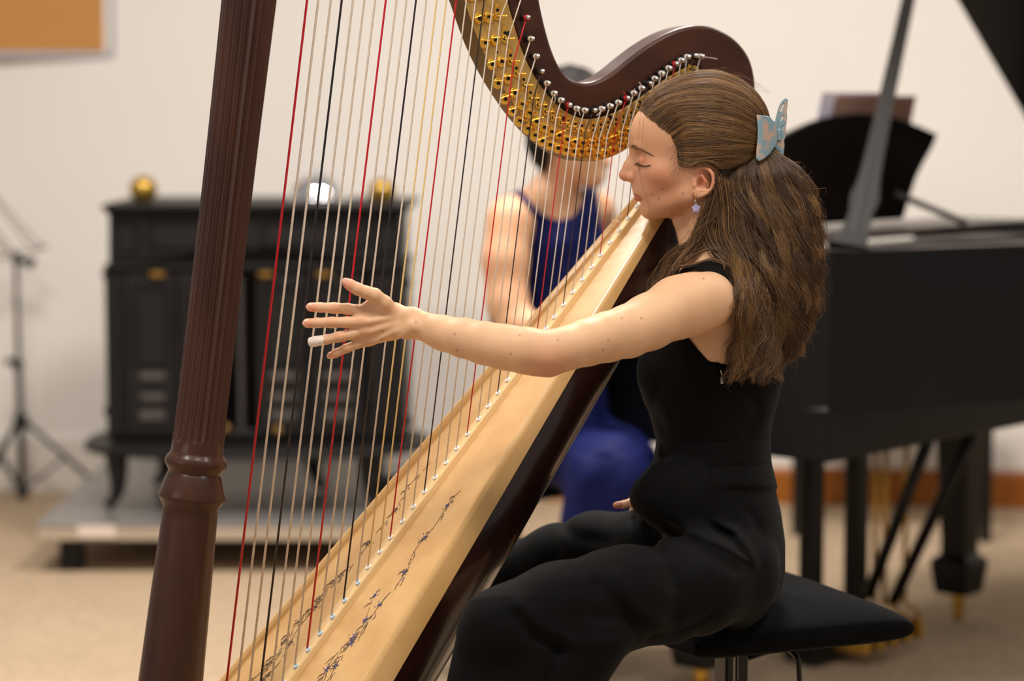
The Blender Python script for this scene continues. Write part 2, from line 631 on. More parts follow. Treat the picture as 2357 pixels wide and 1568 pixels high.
# string grommets, measured along the centre strip
G = {-7: (507, 1783), -6: (538, 1741), -5: (569, 1698), -4: (599, 1657), -3: (628, 1616), -2: (657, 1576),
     -1: (684.8, 1537), 0: (713, 1499), 1: (740, 1461), 2: (768.4, 1422.7), 3: (795.5, 1385), 4: (824.6, 1343), 5: (851, 1308.7), 6: (877.4, 1272), 7: (901.9, 1240), 8: (928.6, 1202.6), 9: (954.7, 1169), 10: (979.8, 1134), 11: (1005, 1102), 12: (1030, 1068),
     13: (1054, 1034.8), 14: (1079, 1001.7), 15: (1105, 967.7), 16: (1127, 938), 17: (1150.8, 908.7), 18: (1172, 878), 19: (1194.5, 849), 20: (1217, 820), 21: (1239, 790.5), 22: (1260.7, 761), 23: (1280.6, 735), 24: (1301.8, 705.8), 25: (1323, 677), 26: (1344.8, 647.7), 27: (1366, 619), 28: (1387, 592), 29: (1408.5, 562.7), 30: (1428.8, 534.4), 31: (1450, 507), 32: (1470.8, 479),
     33: (1491, 451), 34: (1511, 424), 35: (1530, 398), 36: (1549, 372), 37: (1567, 348), 38: (1584, 325), 39: (1600, 303)}
T0 = {-7: 709.6, -6: 735.4, -5: 764, -4: 789, -3: 814.5, -2: 840.5, -1: 865, 0: 889.6, 1: 914, 2: 936.7, 3: 958.6, 4: 982, 5: 1006, 6: 1028, 7: 1050.8, 8: 1073.7, 9: 1095, 10: 1114.4, 11: 1135}
NUT = {12: (1152, 39), 13: (1169, 91), 14: (1182, 143), 15: (1196, 172), 16: (1212.5, 198), 17: (1228, 228), 18: (1246, 243), 19: (1263, 259), 20: (1280, 273), 21: (1298, 284), 22: (1315, 293), 23: (1332, 299), 24: (1347, 303), 25: (1364, 316), 26: (1381, 314), 27: (1398, 309), 28: (1416, 302), 29: (1433, 296), 30: (1451, 286),
       31: (1468, 274), 32: (1486, 261), 33: (1503, 248), 34: (1521, 234), 35: (1538, 220), 36: (1555, 207), 37: (1571, 195), 38: (1586, 184), 39: (1600, 174)}
PIN = {14: (1211.8, 40.4), 15: (1221.7, 89.3), 16: (1234, 130), 17: (1244.9, 164.5), 18: (1259, 192), 19: (1274.6, 215), 20: (1291, 231), 21: (1308.4, 242), 22: (1327, 250), 23: (1345.8, 254), 24: (1366, 254), 25: (1384.8, 250.5), 26: (1404, 244), 27: (1423, 236), 28: (1442, 226), 29: (1458.6, 214.4), 30: (1476.5, 203), 31: (1493.7, 192), 32: (1507, 181), 33: (1522.8, 168.8), 34: (1538.7, 157), 35: (1554, 147), 36: (1568, 139), 37: (1581.7, 131), 38: (1597.6, 128), 39: (1612.8, 130),
       13: (1203, -14), 12: (1196, -70), 11: (1191, -125), 10: (1187, -180)}
for i in range(-7, 12):        # nuts above the frame, on the string's own line
    g = np.array(G[i], float); t = np.array([T0[i], 0.0])
    yy = -20 - (11 - i) * 38 + max(0, (3 - i)) * 4
    NUT[i] = tuple(t + (t - g) / g[1] * (-yy))
for i in range(-7, 10):
    NUT_i = NUT[i]; PIN[i] = (NUT_i[0] + 42, NUT_i[1] - 85)
strip_n = .0045
# centre strip
V = []; F = []
for s in ss:
    wd = .0085 + .0075 * max(0, s)
    for (h, n_) in [(-wd, -.004), (-wd * .85, strip_n), (wd * .85, strip_n), (wd, -.004)]:
        V.append(BP(s, h, n_))
for i in range(NS):
    for k in range(4):
        F.append((i * 4 + k, i * 4 + (k + 1) % 4, (i + 1) * 4 + (k + 1) % 4, (i + 1) * 4 + k))
F.append((0, 1, 2, 3)); F.append(tuple(NS * 4 + k for k in range(4))[::-1])
add_bevel(obj('string_rib', V, F, M['maple2'], harp, 'auto'), .001, 2)

# one grommet mesh, shared
def rotm(xa, ya, za):
    return Matrix(((xa[0], ya[0], za[0]), (xa[1], ya[1], za[1]), (xa[2], ya[2], za[2])))
def put(name, me, P, R3, parent):
    o = bpy.data.objects.new(name, me)
    COL.objects.link(o)
    o.parent = parent
    m = R3.to_4x4(); m.translation = Vector(P - ORG[parent.name])
    o.matrix_local = m
    ORG[o.name] = ORG[parent.name]
    return o
gV, gF = latheg((0, 0, 0), (0, 0, 1), [(-.001, .0042), (.0012, .0045), (.0022, .0036), (.0024, .0018), (.001, .0013)], 16)
g_me = mesh_data('grommet', gV, gF, M['grommet']); g_me2 = mesh_data('grommet_blue', gV, gF, M['grommet_b'])
RB = rotm(HU * 0 + HAX, HV, np.cross(HAX, HV))
if np.cross(HAX, HV) @ HN < 0: RB = rotm(HAX, -HV, np.cross(HAX, -HV))
rib = bpy.data.objects['string_rib']
for i in range(-7, 40):
    gp = HP(*G[i]); s = (gp - hA) @ HAX
    if s > S1 - .02 or s < S0 + .01: continue
    gr = put('grommet', g_me2 if i <= 4 else g_me, BP(s, 0.001 if i > 4 else .004, strip_n), RB, rib)
# strings
def smat(i):
    k = i % 7
    if k == 0: return M['s_red']
    if k == 3: return M['s_black']
    if i in (5, 6): return M['s_gold']
    return M['s_gut'] if i < 20 else M['s_wire']
for i in range(-7, 40):
    gp = HP(*G[i]); s = (gp - hA) @ HAX
    g3 = BP(min(s, S1 - .02), 0, strip_n + .001)
    n3 = HP(NUT[i][0], NUT[i][1], 0.0)
    p3 = HP(PIN[i][0], PIN[i][1], 0.0)
    r = np.interp(i, [-7, 0, 10, 20, 39], [.0017, .00145, .001, .00082, .0006])
    MB().tube([g3, g3 + (n3 - g3) * .5, n3, n3 + (p3 - n3) * .5, p3], r, 8).build('string', smat(i), harp, True)
# tuning pins: bolt with collar and square end
pV, pF = latheg((0, 0, 0), (0, 0, 1), [(-.014, .0034), (-.006, .0034), (-.0055, .0042), (0.0, .0042), (.0015, .0034), (.0022, .0044), (.004, .0046), (.0052, .0038), (.0054, .0018), (.0085, .0018), (.009, .001)], 16)
p_me = mesh_data('tuning_pin', pV, pF, M['steel'])
cV, cF = latheg((0, 0, 0), (0, 0, 1), [(-.013, .0046), (-.0085, .0046), (-.008, .0038)], 16)
b_me = mesh_data('pin_bushing', cV, cF, M['dark_screw'])
cV, cF = latheg((0, 0, 0), (0, 0, 1), [(-.006, .0047), (-.0055, .0051), (-.0005, .0051), (0, .0047)], 14)
wind = {}
RP = rotm(HU, np.array([0, 0, 1.0]), np.cross(HU, [0, 0, 1.0]))
if np.cross(HU, [0, 0, 1.0]) @ HV < 0: RP = rotm(-HU, np.array([0, 0, 1.0]), np.cross(-HU, [0, 0, 1.0]))
for i in range(10, 40):
    P = HP(PIN[i][0], PIN[i][1], 0.0)
    put('tuning_pin', p_me, P + HV * .003, RP @ Matrix.Scale(.78, 3), neck)
    put('pin_bushing', b_me, P + HV * .0015, RP, neck)
    key = smat(i).name
    if key not in wind: wind[key] = mesh_data('string_winding', cV, cF, smat(i))
    put('string_winding', wind[key], P + HV * .002, RP @ Matrix.Scale(.8, 3), neck)
# loose string ends
rnd = random.Random(3)
for i, (dx, dy) in {14: (6, 8), 19: (2, 22), 22: (8, 16), 25: (-12, 16), 28: (-8, -16), 29: (2, -10), 30: (-6, -14), 39: (38, 6), 33: (4, 8)}.items():
    P = HP(PIN[i][0], PIN[i][1], .005)
    Q = HP(PIN[i][0] + dx, PIN[i][1] + dy, .009)
    MB().tube(smooth_poly([P, (P + Q) / 2 + HV * .003, Q], 4), .0005, 6).build('string_end', smat(i), harp, True)
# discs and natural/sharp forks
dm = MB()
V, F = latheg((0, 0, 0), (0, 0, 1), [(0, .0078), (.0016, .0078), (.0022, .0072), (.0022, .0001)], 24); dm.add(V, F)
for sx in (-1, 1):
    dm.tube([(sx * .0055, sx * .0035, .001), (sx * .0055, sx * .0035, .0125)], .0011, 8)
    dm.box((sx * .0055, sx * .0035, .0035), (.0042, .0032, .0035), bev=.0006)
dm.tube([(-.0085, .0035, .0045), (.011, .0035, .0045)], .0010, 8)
disc_me = mesh_data('fork_disc', dm.V, dm.F, M['brass'], 'auto')
V, F = latheg((0, 0, 0), (0, 0, 1), [(.002, .0027), (.0034, .0027), (.0038, .002), (.0036, .0004)], 14)
screw_me = mesh_data('disc_screw', V, F, M['dark_screw'], 'auto')
D1 = {11: (1124, 40), 12: (1139.6, 92.7), 13: (1154, 142), 14: (1168, 181), 15: (1184, 214), 16: (1200.5, 241), 17: (1217, 261), 18: (1233.6, 279.6), 19: (1251.5, 294), 20: (1268.7, 304), 21: (1286, 311), 22: (1304, 321), 23: (1322.6, 326), 24: (1341, 329), 25: (1361, 329), 26: (1376.6, 327.6), 27: (1394, 324), 28: (1411, 318), 29: (1430, 311), 30: (1446.7, 301), 10: (1110, -12), 9: (1095, -66), 8: (1082, -122)}
D2 = {10: (1102.6, 43), 11: (1116, 99), 12: (1132, 148), 13: (1145.6, 192), 14: (1162, 228), 15: (1179.7, 255.5), 16: (1195, 279), 17: (1214, 297), 18: (1230.6, 312), 19: (1247, 324), 20: (1265, 333.6), 21: (1283.6, 341), 22: (1302, 346), 23: (1320, 348.5), 24: (1338, 349), 25: (1356, 348), 26: (1374, 358), 27: (1392, 352), 28: (1409.7, 346), 29: (1427, 336), 30: (1445, 326), 9: (1086, -10), 8: (1072, -66)}
for i in range(31, 39):
    D1[i] = (NUT[i][0] - 3, NUT[i][1] + 17); D2[i] = (NUT[i][0] - 5, NUT[i][1] + 40 - (i - 31) * 1.5)
POFF = OFF + .0003
for D in (D1, D2):
    for i, (x, y) in D.items():
        P = HP(x, y, POFF)
        ang = rnd.uniform(-.35, .35)
        sc_ = float(np.interp(i, [8, 20, 39], [1.06, 1.0, .78]))
        Rm = RP @ Matrix.Rotation(ang, 3, 'Z')
        put('fork_disc', disc_me, P, Rm @ Matrix.Scale(sc_, 3), plate)
        put('disc_screw', screw_me, P, Rm @ Matrix.Scale(sc_, 3), plate)
# nut brackets
def bracket(kind):
    m = MB()
    m.box((0, .006, .0012), (.0062, .024, .0024), bev=.0012)
    m.box((0, .0155, .0022), (.0046, .004, .0044), bev=.001)
    if kind == 0:
        m.tube([(0, 0, .003), (.0075, 0, .0085), (.011, 0, .0115)], [.0013, .0015, .0018], 8)
    else:
        m.box((.001, -.010, .005), (.0072, .0066, .008), bev=.0008)
        m.box((-.008, -.0085, .0015), (.005, .008, .003), bev=.0008)
    return mesh_data('nut_bracket', m.V, m.F, M['brass'], 'auto')
bk = [bracket(0), bracket(1)]
for i in range(8, 39):
    k = 0 if i < 25 else 1
    x, y = NUT[i]
    if k == 0: x -= 9; y -= 2
    else: y -= 16
    P = HP(x, y, POFF)
    sc_ = float(np.interp(i, [8, 20, 39], [1.05, .9, .7]))
    put('nut_bracket', bk[k], P, RP @ Matrix.Scale(sc_, 3), plate)
    for dz in (0, .0085):
        put('bracket_screw', screw_me, P + np.array([0, 0, dz * sc_]), RP @ Matrix.Scale(.9 * sc_, 3), plate)
hV, hF = latheg((0, 0, 0), (0, 0, 1), [(0, .0034), (.0012, .0034), (.0014, .0012)], 16)
h_me = mesh_data('plate_screw', hV, hF, M['dark_screw'], 'auto')
for (x, y) in [(1170, 77), (1213, 197), (1297, 273), (1404, 270), (1472, 238), (1597, 165), (1144, 120)]:
    put('plate_screw', h_me, HP(x, y, POFF), RP @ Matrix.Scale(.5 if x == 1144 else 1.0, 3), plate)

# painted vine on the board
def vine(h0, h1, s0, s1, seed, side, m1, m2):
    r = random.Random(seed)
    lines = MB(); flow = MB()
    N = 90; pts = []
    def at(s, h):
        hw = hnear(s) if h > 0 else hfar(s)
        k = (h + hfar(s) - .006) / (hnear(s) + hfar(s) - .014)
        return BP(s, h, -.006 + .004 * math.sin(math.pi * min(1, max(0, k))) + .0004)
    def stem(s, h):
        f = (s - s0) / (s1 - s0)
        return h + (.004 + .012 * f) * math.sin(s * 26 + seed) + .004 * math.sin(s * 71)
    seg = []
    for i in range(N):
        s = s0 + (s1 - s0) * i / N
        f = i / N
        h = stem(s, h0 + (h1 - h0) * f)
        seg.append(at(s, h))
        if r.random() < .22 or i == N - 1:
            if len(seg) > 2: lines.tube(seg, .0003 + .0002 * f, 4)
            seg = []
        if r.random() < .45:      # tendril / leaf stroke
            a = r.uniform(-1, 1); L = r.uniform(.006, .02) * (.4 + f); q_ = []
            for k in range(6):
                g = k / 5
                q_.append(at(s + L * g * 1.2, h + a * L * g + .004 * math.sin(g * 4 * a)))
            lines.tube(q_, [.0003, .0006, .0008, .0006, .0004, .0002], 4)
    nf = 9
    for j in range(nf):
        f = (j + .5) / nf
        s = s0 + (s1 - s0) * f; h = stem(s, h0 + (h1 - h0) * f)
        R0 = (.005 + .006 * f) * r.uniform(.7, 1.15)
        for p in range(6):
            a = p * math.pi / 3 + r.uniform(-.3, .3)
            e = at(s + R0 * math.cos(a), h + R0 * math.sin(a)); c = at(s, h)
            flow.tube([c, c + (e - c) * .5 + HAX * .0006, e], [.0004, .0010, .0003], 5)
        for p in range(3):
            a = r.uniform(0, 6.28); R1 = R0 * 1.7
            c = at(s + R1 * math.cos(a), h + R1 * math.sin(a))
            flow.tube([c, c + HAX * .002 + HV * .001], [.0006, .0003], 5)
    lines.build('painted_vine', m1, harp, True)
    flow.build('painted_flowers', m2, harp, True)
vine(.074, .085, .49, 1.0, 3, 1, M['ink'], M['ink_b'])
vine(.05, .15, .66, 1.0, 8, 1, M['ink'], M['ink_b'])
vine(-.058, -.085, .46, 1.0, 5, -1, M['ink'], M['ink'])
vine(-.07, -.125, .66, 1.0, 11, -1, M['ink'], M['ink'])
# ------------------------------------------------------------------ sculpting with distance fields
class Sdf:
    """a list of soft-joined solids; each: (kind, data, k, op)"""
    def __init__(s, k=.012):
        s.P = []; s.k = k

    def cone(s, a, b, ra, rb, k=None, op=1):
        s.P.append(('c', np.array(a, float), np.array(b, float), float(ra), float(rb), k or s.k, op)); return s

    def ell(s, c, r, rot=None, k=None, op=1):
        s.P.append(('e', np.array(c, float), np.array(r, float), None if rot is None else np.array(rot, float), 0, k or s.k, op)); return s

    def fun(s, f, c, rad, k=None, op=1):
        s.P.append(('f', f, np.array(c, float), float(rad), 0, k or s.k, op)); return s

    def one(s, p, X):
        if p[0] == 'c':
            a, b, ra, rb = p[1:5]
            ab = b - a; L2 = ab @ ab
            t = np.clip(((X - a) @ ab) / max(L2, 1e-12), 0, 1)
            q = X - a - t[:, None] * ab
            return np.sqrt((q * q).sum(1)) - (ra + (rb - ra) * t)
        if p[0] == 'e':
            q = X - p[1]
            if p[3] is not None: q = q @ p[3].T
            r = p[2]
            k0 = np.sqrt(((q / r) ** 2).sum(1)); k1 = np.sqrt(((q / (r * r)) ** 2).sum(1))
            return np.where(k1 > 1e-9, k0 * (k0 - 1) / np.maximum(k1, 1e-9), -r.min())
        return p[1](X)

    def bound(s, p):
        if p[0] == 'c':
            return (p[1] + p[2]) / 2, np.linalg.norm(p[2] - p[1]) / 2 + max(p[3], p[4])
        if p[0] == 'e':
            return p[1], p[2].max()
        return p[2], p[3]

    def __call__(s, X):
        X = np.asarray(X, float)
        c = X.mean(0); R = np.sqrt(((X - c) ** 2).sum(1)).max()
        d = None
        best = 1e9
        act = []
        for p in s.P:
            pc, pr = s.bound(p)
            lo = np.linalg.norm(pc - c) - pr - R
            act.append((lo, p))
        for lo, p in act:
            if d is not None and lo > .09: continue
            e = s.one(p, X)
            k = p[5]
            if p[6] > 0:
                if d is None: d = e; continue
                h = np.clip(.5 + .5 * (d - e) / k, 0, 1)
                d = d * (1 - h) + e * h - k * h * (1 - h)
            else:
                if d is None: continue
                h = np.clip(.5 - .5 * (d + e) / k, 0, 1)
                d = d * (1 - h) - e * h + k * h * (1 - h)
        return d if d is not None else np.full(len(X), .5)


def surf(f, lo, hi, h, zsk=None):
    """surface nets over the box lo..hi, only where the surface runs"""
    lo = np.array(lo, float); hi = np.array(hi, float)
    Bn = 16
    nb = np.ceil((hi - lo) / (h * Bn)).astype(int)
    gx, gy, gz = np.meshgrid(*[np.arange(n) for n in nb], indexing='ij')
    bi = np.stack([gx.ravel(), gy.ravel(), gz.ravel()], 1)
    cen = lo + (bi + .5) * h * Bn
    keep = []
    lim = h * Bn * .87 + .008
    for i in range(0, len(cen), 4096):
        blk = cen[i:i + 4096]
        # evaluate in small spatial groups so that far solids are skipped
        d = f(blk)
        keep.append(np.abs(d) < lim * 1.6)
    bi = bi[np.concatenate(keep)]
    ar = np.arange(Bn + 1)
    ox, oy, oz = np.meshgrid(ar, ar, ar, indexing='ij')
    off = np.stack([ox.ravel(), oy.ravel(), oz.ravel()], 1)
    EI = [[], [], []]; EP = [[], [], []]; ES = [[], [], []]
    for b in bi:
        g0 = b * Bn
        X = lo + (g0 + off) * h
        D = f(X)
        if D.min() > 0 or D.max() < 0: continue
        D = D.reshape(Bn + 1, Bn + 1, Bn + 1)
        for ax in range(3):
            sl0 = [slice(0, Bn)] * 3; sl1 = [slice(0, Bn)] * 3
            sl1[ax] = slice(1, Bn + 1)
            A = D[tuple(sl0)]; Bq = D[tuple(sl1)]
            m = (A < 0) != (Bq < 0)
            if not m.any(): continue
            ii = np.argwhere(m)
            a = A[m]; bq = Bq[m]
            t = a / (a - bq)
            gi = ii + g0
            P = gi.astype(float)
            P[:, ax] += t
            EI[ax].append(gi); EP[ax].append(lo + P * h); ES[ax].append(a < 0)
    nb2 = nb * Bn + 4
    def cid(g): return ((g[:, 0] + 1) * nb2[1] + (g[:, 1] + 1)) * nb2[2] + (g[:, 2] + 1)
    quads = []; ids = []; pts = []
    for ax in range(3):
        if not EI[ax]: continue
        gi = np.concatenate(EI[ax]); P = np.concatenate(EP[ax]); sg = np.concatenate(ES[ax])
        a1, a2 = (ax + 1) % 3, (ax + 2) % 3
        cs = []
        for (u, v) in ((0, 0), (-1, 0), (-1, -1), (0, -1)):
            g = gi.copy(); g[:, a1] += u; g[:, a2] += v
            cs.append(cid(g))
        Q = np.stack(cs, 1)
        Q[~sg] = Q[~sg][:, ::-1]
        quads.append(Q)
        for k in range(4):
            ids.append(cs[k]); pts.append(P)
    Q = np.concatenate(quads); I = np.concatenate(ids); P = np.concatenate(pts)
    uq, inv = np.unique(I, return_inverse=True)
    cnt = np.bincount(inv)
    V = np.stack([np.bincount(inv, P[:, k]) / cnt for k in range(3)], 1)
    Fq = np.searchsorted(uq, Q)
    return V, Fq


def fast_mesh(name, V, Fq, m, parent=None, origin=None, colors=None):
    V = np.asarray(V, float)
    org = ORG[parent.name] if parent is not None else np.array(origin, float)
    me = bpy.data.meshes.new(name)
    me.vertices.add(len(V)); me.vertices.foreach_set('co', (V - org).astype(np.float32).ravel())
    n = len(Fq)
    me.loops.add(n * 4); me.loops.foreach_set('vertex_index', Fq.astype(np.int32).ravel())
    me.polygons.add(n)
    me.polygons.foreach_set('loop_start', (np.arange(n) * 4).astype(np.int32))
    me.update(calc_edges=True)
    me.validate()
    me.materials.append(m)
    me.shade_smooth()
    if colors is not None:
        ca = me.color_attributes.new('tint', 'FLOAT_COLOR', 'POINT')
        c4 = np.ones((len(V), 4), np.float32); c4[:, :3] = colors
        ca.data.foreach_set('color', c4.ravel())
    o = bpy.data.objects.new(name, me)
    COL.objects.link(o)
    if parent is not None: o.parent = parent
    else: o.location = org
    ORG[o.name] = org
    return o


def relax(V, Fq, it=1, lam=.5):
    V = V.copy()
    for _ in range(it):
        acc = np.zeros_like(V); c = np.zeros(len(V))
        for k in range(4):
            a = Fq[:, k]; b = Fq[:, (k + 1) % 4]
            for j in range(3):
                acc[:, j] += np.bincount(a, V[b, j], len(V)) + np.bincount(b, V[a, j], len(V))
            c += np.bincount(a, minlength=len(V)) + np.bincount(b, minlength=len(V))
        V = V * (1 - lam) + lam * acc / c[:, None]
    return V


def poly_sd(P, poly):
    """signed distance to a polygon, 2D (negative inside)"""
    poly = np.array(poly, float)
    n = len(poly)
    d = np.full(len(P), 1e18); inside = np.zeros(len(P), bool)
    for i in range(n):
        a = poly[i]; b = poly[(i + 1) % n]
        e = b - a; w_ = P - a
        t = np.clip((w_ @ e) / (e @ e), 0, 1)
        q = w_ - t[:, None] * e
        d = np.minimum(d, (q * q).sum(1))
        c = ((a[1] <= P[:, 1]) & (b[1] > P[:, 1])) | ((b[1] <= P[:, 1]) & (a[1] > P[:, 1]))
        if c.any():
            xx = a[0] + (P[:, 1] - a[1]) / (b[1] - a[1] + 1e-12) * e[0]
            inside ^= c & (P[:, 0] < xx)
    d = np.sqrt(d)
    return np.where(inside, -d, d)


def line_d(P, pts):
    d = np.full(len(P), 1e18)
    pts = np.array(pts, float)
    for a, b in zip(pts[:-1], pts[1:]):
        e = b - a; w_ = P - a
        t = np.clip((w_ @ e) / (e @ e + 1e-12), 0, 1)
        q = w_ - t[:, None] * e
        d = np.minimum(d, (q * q).sum(1))
    return np.sqrt(d)


# ------------------------------------------------------------------ THE HARPIST
DH = 3.50                                 # distance of the middle plane of her head
SH = DH / FPX                             # metres per unit in the plane of the head
HO = B(1600, 400, DH)
hz = ray(1600, 400); hz = -hz / np.linalg.norm(hz)       # towards the near side of her face
hy = U_ - hz * (U_ @ hz); hy /= np.linalg.norm(hy)
hx = np.cross(hy, hz)
# turn the head a few degrees so that the profile is not dead flat
def H(x, y, L=0.0):
    """head-local point: x,y as in the photo's scale, L sideways from the mid plane"""
    return HO + (hx * (x - 1600) - hy * (y - 400) + hz * L) * SH
HR = np.array([hx, hy, hz])
def toH(X):
    q = (X - HO) / SH
    return np.stack([q @ hx + 1600, 400 - q @ hy, q @ hz], 1)

def hell(S, x, y, L, rx, ry, rl, k=6, op=1, tilt=0):
    a = math.radians(tilt)
    rot = np.array([hx * math.cos(a) + hy * math.sin(a), -hx * math.sin(a) + hy * math.cos(a), hz])
    S.ell(H(x, y, L), np.array([rx, ry, rl]) * SH, rot, k * SH, op)
def hcone(S, a, b, ra, rb, k=6, op=1):
    S.cone(H(*a), H(*b), ra * SH, rb * SH, k * SH, op)

head = Sdf()
hell(head, 1624, 302, 0, 134, 122, 110, 20)
hell(head, 1562, 312, 0, 112, 98, 90, 30)
hell(head, 1600, 392, 0, 80, 84, 90, 24)
hell(head, 1552, 395, 0, 96, 88, 80, 24)
hell(head, 1506, 440, 0, 42, 46, 46, 22)
for sg in (-1, 1):
    hell(head, 1530, 396, sg * 56, 36, 26, 26, 20)                  # cheekbone
    hcone(head, (1500, 480, sg * 12), (1588, 448, sg * 64), 20, 20, 22)   # jaw
    hcone(head, (1588, 448, sg * 64), (1606, 400, sg * 78), 20, 16, 16)
hell(head, 1500, 479, 0, 23.5, 23.5, 26, 12)                        # chin
hell(head, 1545, 462, 0, 48, 38, 52, 22)                            # under the jaw
hcone(head, (1463, 334, 0), (1478, 338, 44), 11, 9, 14)             # brow ridge
hcone(head, (1463, 334, 0), (1478, 338, -44), 11, 9, 14)
for sg in (-1, 1):
    hell(head, 1467, 366, sg * 40, 15, 17, 19, 14, -1)              # eye socket
    hell(head, 1485.5, 370, sg * 34, 19, 18.5, 19, 5)               # lid over the eyeball
    hcone(head, (1471, 361, sg * 47), (1484, 357.5, sg * 53), 1.1, 1.1, 4, -1)
    hcone(head, (1484, 357.5, sg * 53), (1500, 366, sg * 52), 1.1, 1.1, 4, -1)
# nose
hcone(head, (1461, 350, 0), (1447, 380, 0), 9.5, 10.5, 12)
hcone(head, (1447, 380, 0), (1436.5, 402, 0), 10.5, 12.5, 8)
hcone(head, (1470, 372, 0), (1456, 402, 0), 14, 14, 10)
hcone(head, (1439, 409, 0), (1462, 413, 0), 6.5, 6.5, 6)
for sg in (-1, 1):
    hell(head, 1456, 407, sg * 14, 12.5, 10, 9, 6)
    hell(head, 1449, 417.5, sg * 8.5, 6.5, 4.5, 4, 3, -1, -8)
    hcone(head, (1467, 395, sg * 19), (1472, 404, sg * 23), 2.4, 2.8, 6, -1)
    hcone(head, (1472, 404, sg * 23), (1471, 414, sg * 24), 2.8, 2.2, 6, -1)
# lips and mouth
hcone(head, (1467, 424, 0), (1470, 436, 0), 13, 13, 10)
hell(head, 1467.5, 446, 0, 10, 6, 20, 5, 1, -18)
hell(head, 1469, 457.5, 0, 10.5, 6.5, 18, 5, 1, -14)
hcone(head, (1457, 450.5, 0), (1463, 452, 13), 1.0, 1.0, 3, -1)
hcone(head, (1463, 452, 13), (1470, 453.5, 22), 1.3, 1.5, 3, -1)
hcone(head, (1470, 453.5, 22), (1478, 457, 33), 1.5, 1.8, 3, -1)
hcone(head, (1457, 450.5, 0), (1463, 452, -13), 1.0, 1.0, 3, -1)
hell(head, 1470, 468, 0, 5, 4, 18, 8, -1)
# ear
EL = 86
hell(head, 1619, 419, EL, 19, 29, 8, 6, 1, -10)
erim = smooth_poly([(1607, 412, 90), (1602, 400, 93), (1606, 390, 96), (1618, 386, 99), (1631, 391, 102), (1640, 403, 104), (1641, 418, 104), (1637, 432, 102), (1628, 443, 99), (1616, 449, 96), (1606, 452, 93)], 2)
for a, b in zip(erim[:-1], erim[1:]):
    hcone(head, a, b, 4.0, 4.0, 3)
hell(head, 1608, 443, 92, 13, 11, 7, 5)                               # lobe
hcone(head, (1601, 414, 92), (1600, 428, 94), 5, 5, 5)               # tragus
hcone(head, (1608, 436, 95), (1624, 436, 97), 4.5, 4.5, 4)           # antitragus
hell(head, 1614, 422, 98, 10, 13, 11, 4, -1)                           # concha
hcone(head, (1613, 398, 102), (1630, 414, 105), 3, 3.4, 4, -1)
hcone(head, (1630, 414, 105), (1627, 430, 103), 3.4, 3, 4, -1)
hcone(head, (1616, 404, 98), (1625, 420, 100), 3.4, 3.4, 4)

# neck and torso -------------------------------------------------------
def LP(x, y, L):          # torso points use the same frame as the head
    return H(x, y, L)
body = Sdf(.012)
body.P = list(head.P)
hcone(body, (1640, 440, 0), (1652, 600, 6), 68, 73, 26)
hcone(body, (1572, 508, 0), (1588, 545, 0), 24, 25, 12)
hcone(body, (1588, 545, 0), (1600, 620, 0), 25, 34, 14)
hcone(body, (1657, 612, 20), (1640, 676, 140), 48, 44, 40)          # trapezius to the near shoulder
hcone(body, (1660, 620, -20), (1640, 690, -200), 48, 42, 40)
TOR = np.array([  # y, front x, back x, half width
    [560, 1610, 1700, 60], [610, 1578, 1742, 120], [660, 1550, 1765, 168], [720, 1518, 1778, 186], [780, 1488, 1785, 188],
    [840, 1472, 1790, 186], [880, 1473, 1795, 182], [920, 1484, 1788, 176], [960, 1500, 1775, 170], [1015, 1516, 1768, 164], [1060, 1514, 1769, 170],
    [1100, 1506, 1778, 190], [1150, 1506, 1790, 212], [1200, 1520, 1800, 226], [1260, 1535, 1808, 232], [1320, 1550, 1806, 232], [1380, 1590, 1792, 215], [1440, 1650, 1760, 170]])
def loftf(T, inset, zc=0.0, pw=2.3):
    def f(X):
        q = toH(X)
        y = q[:, 1]
        fx = np.interp(y, T[:, 0], T[:, 1]) + inset; bx = np.interp(y, T[:, 0], T[:, 2]) - inset; hw = np.interp(y, T[:, 0], T[:, 3]) - inset
        cx_ = (fx + bx) / 2; a = (bx - fx) / 2
        e = ((np.abs(q[:, 0] - cx_) / a) ** pw + (np.abs(q[:, 2] - zc) / hw) ** pw) ** (1 / pw)
        d = (e - 1) * np.minimum(a, hw)
        dy = np.maximum(T[0, 0] - y, y - T[-1, 0])
        return np.maximum(d, dy) * SH * .9
    return f
TORB = TOR.copy(); TORB[11:, 1] += 20; TORB[11:, 2] -= 18; TORB[11:, 3] -= 34; TORB[15:, 1] += 30; TORB[15:, 2] -= 45
body.fun(loftf(TORB, 6), H(1650, 1000, 0), 620 * SH, 24 * SH)
hell(body, 1652, 690, 150, 62, 60, 60, 30)                          # shoulder mass
hell(body, 1655, 790, 120, 70, 70, 60, 40)                          # side of the chest under the arm
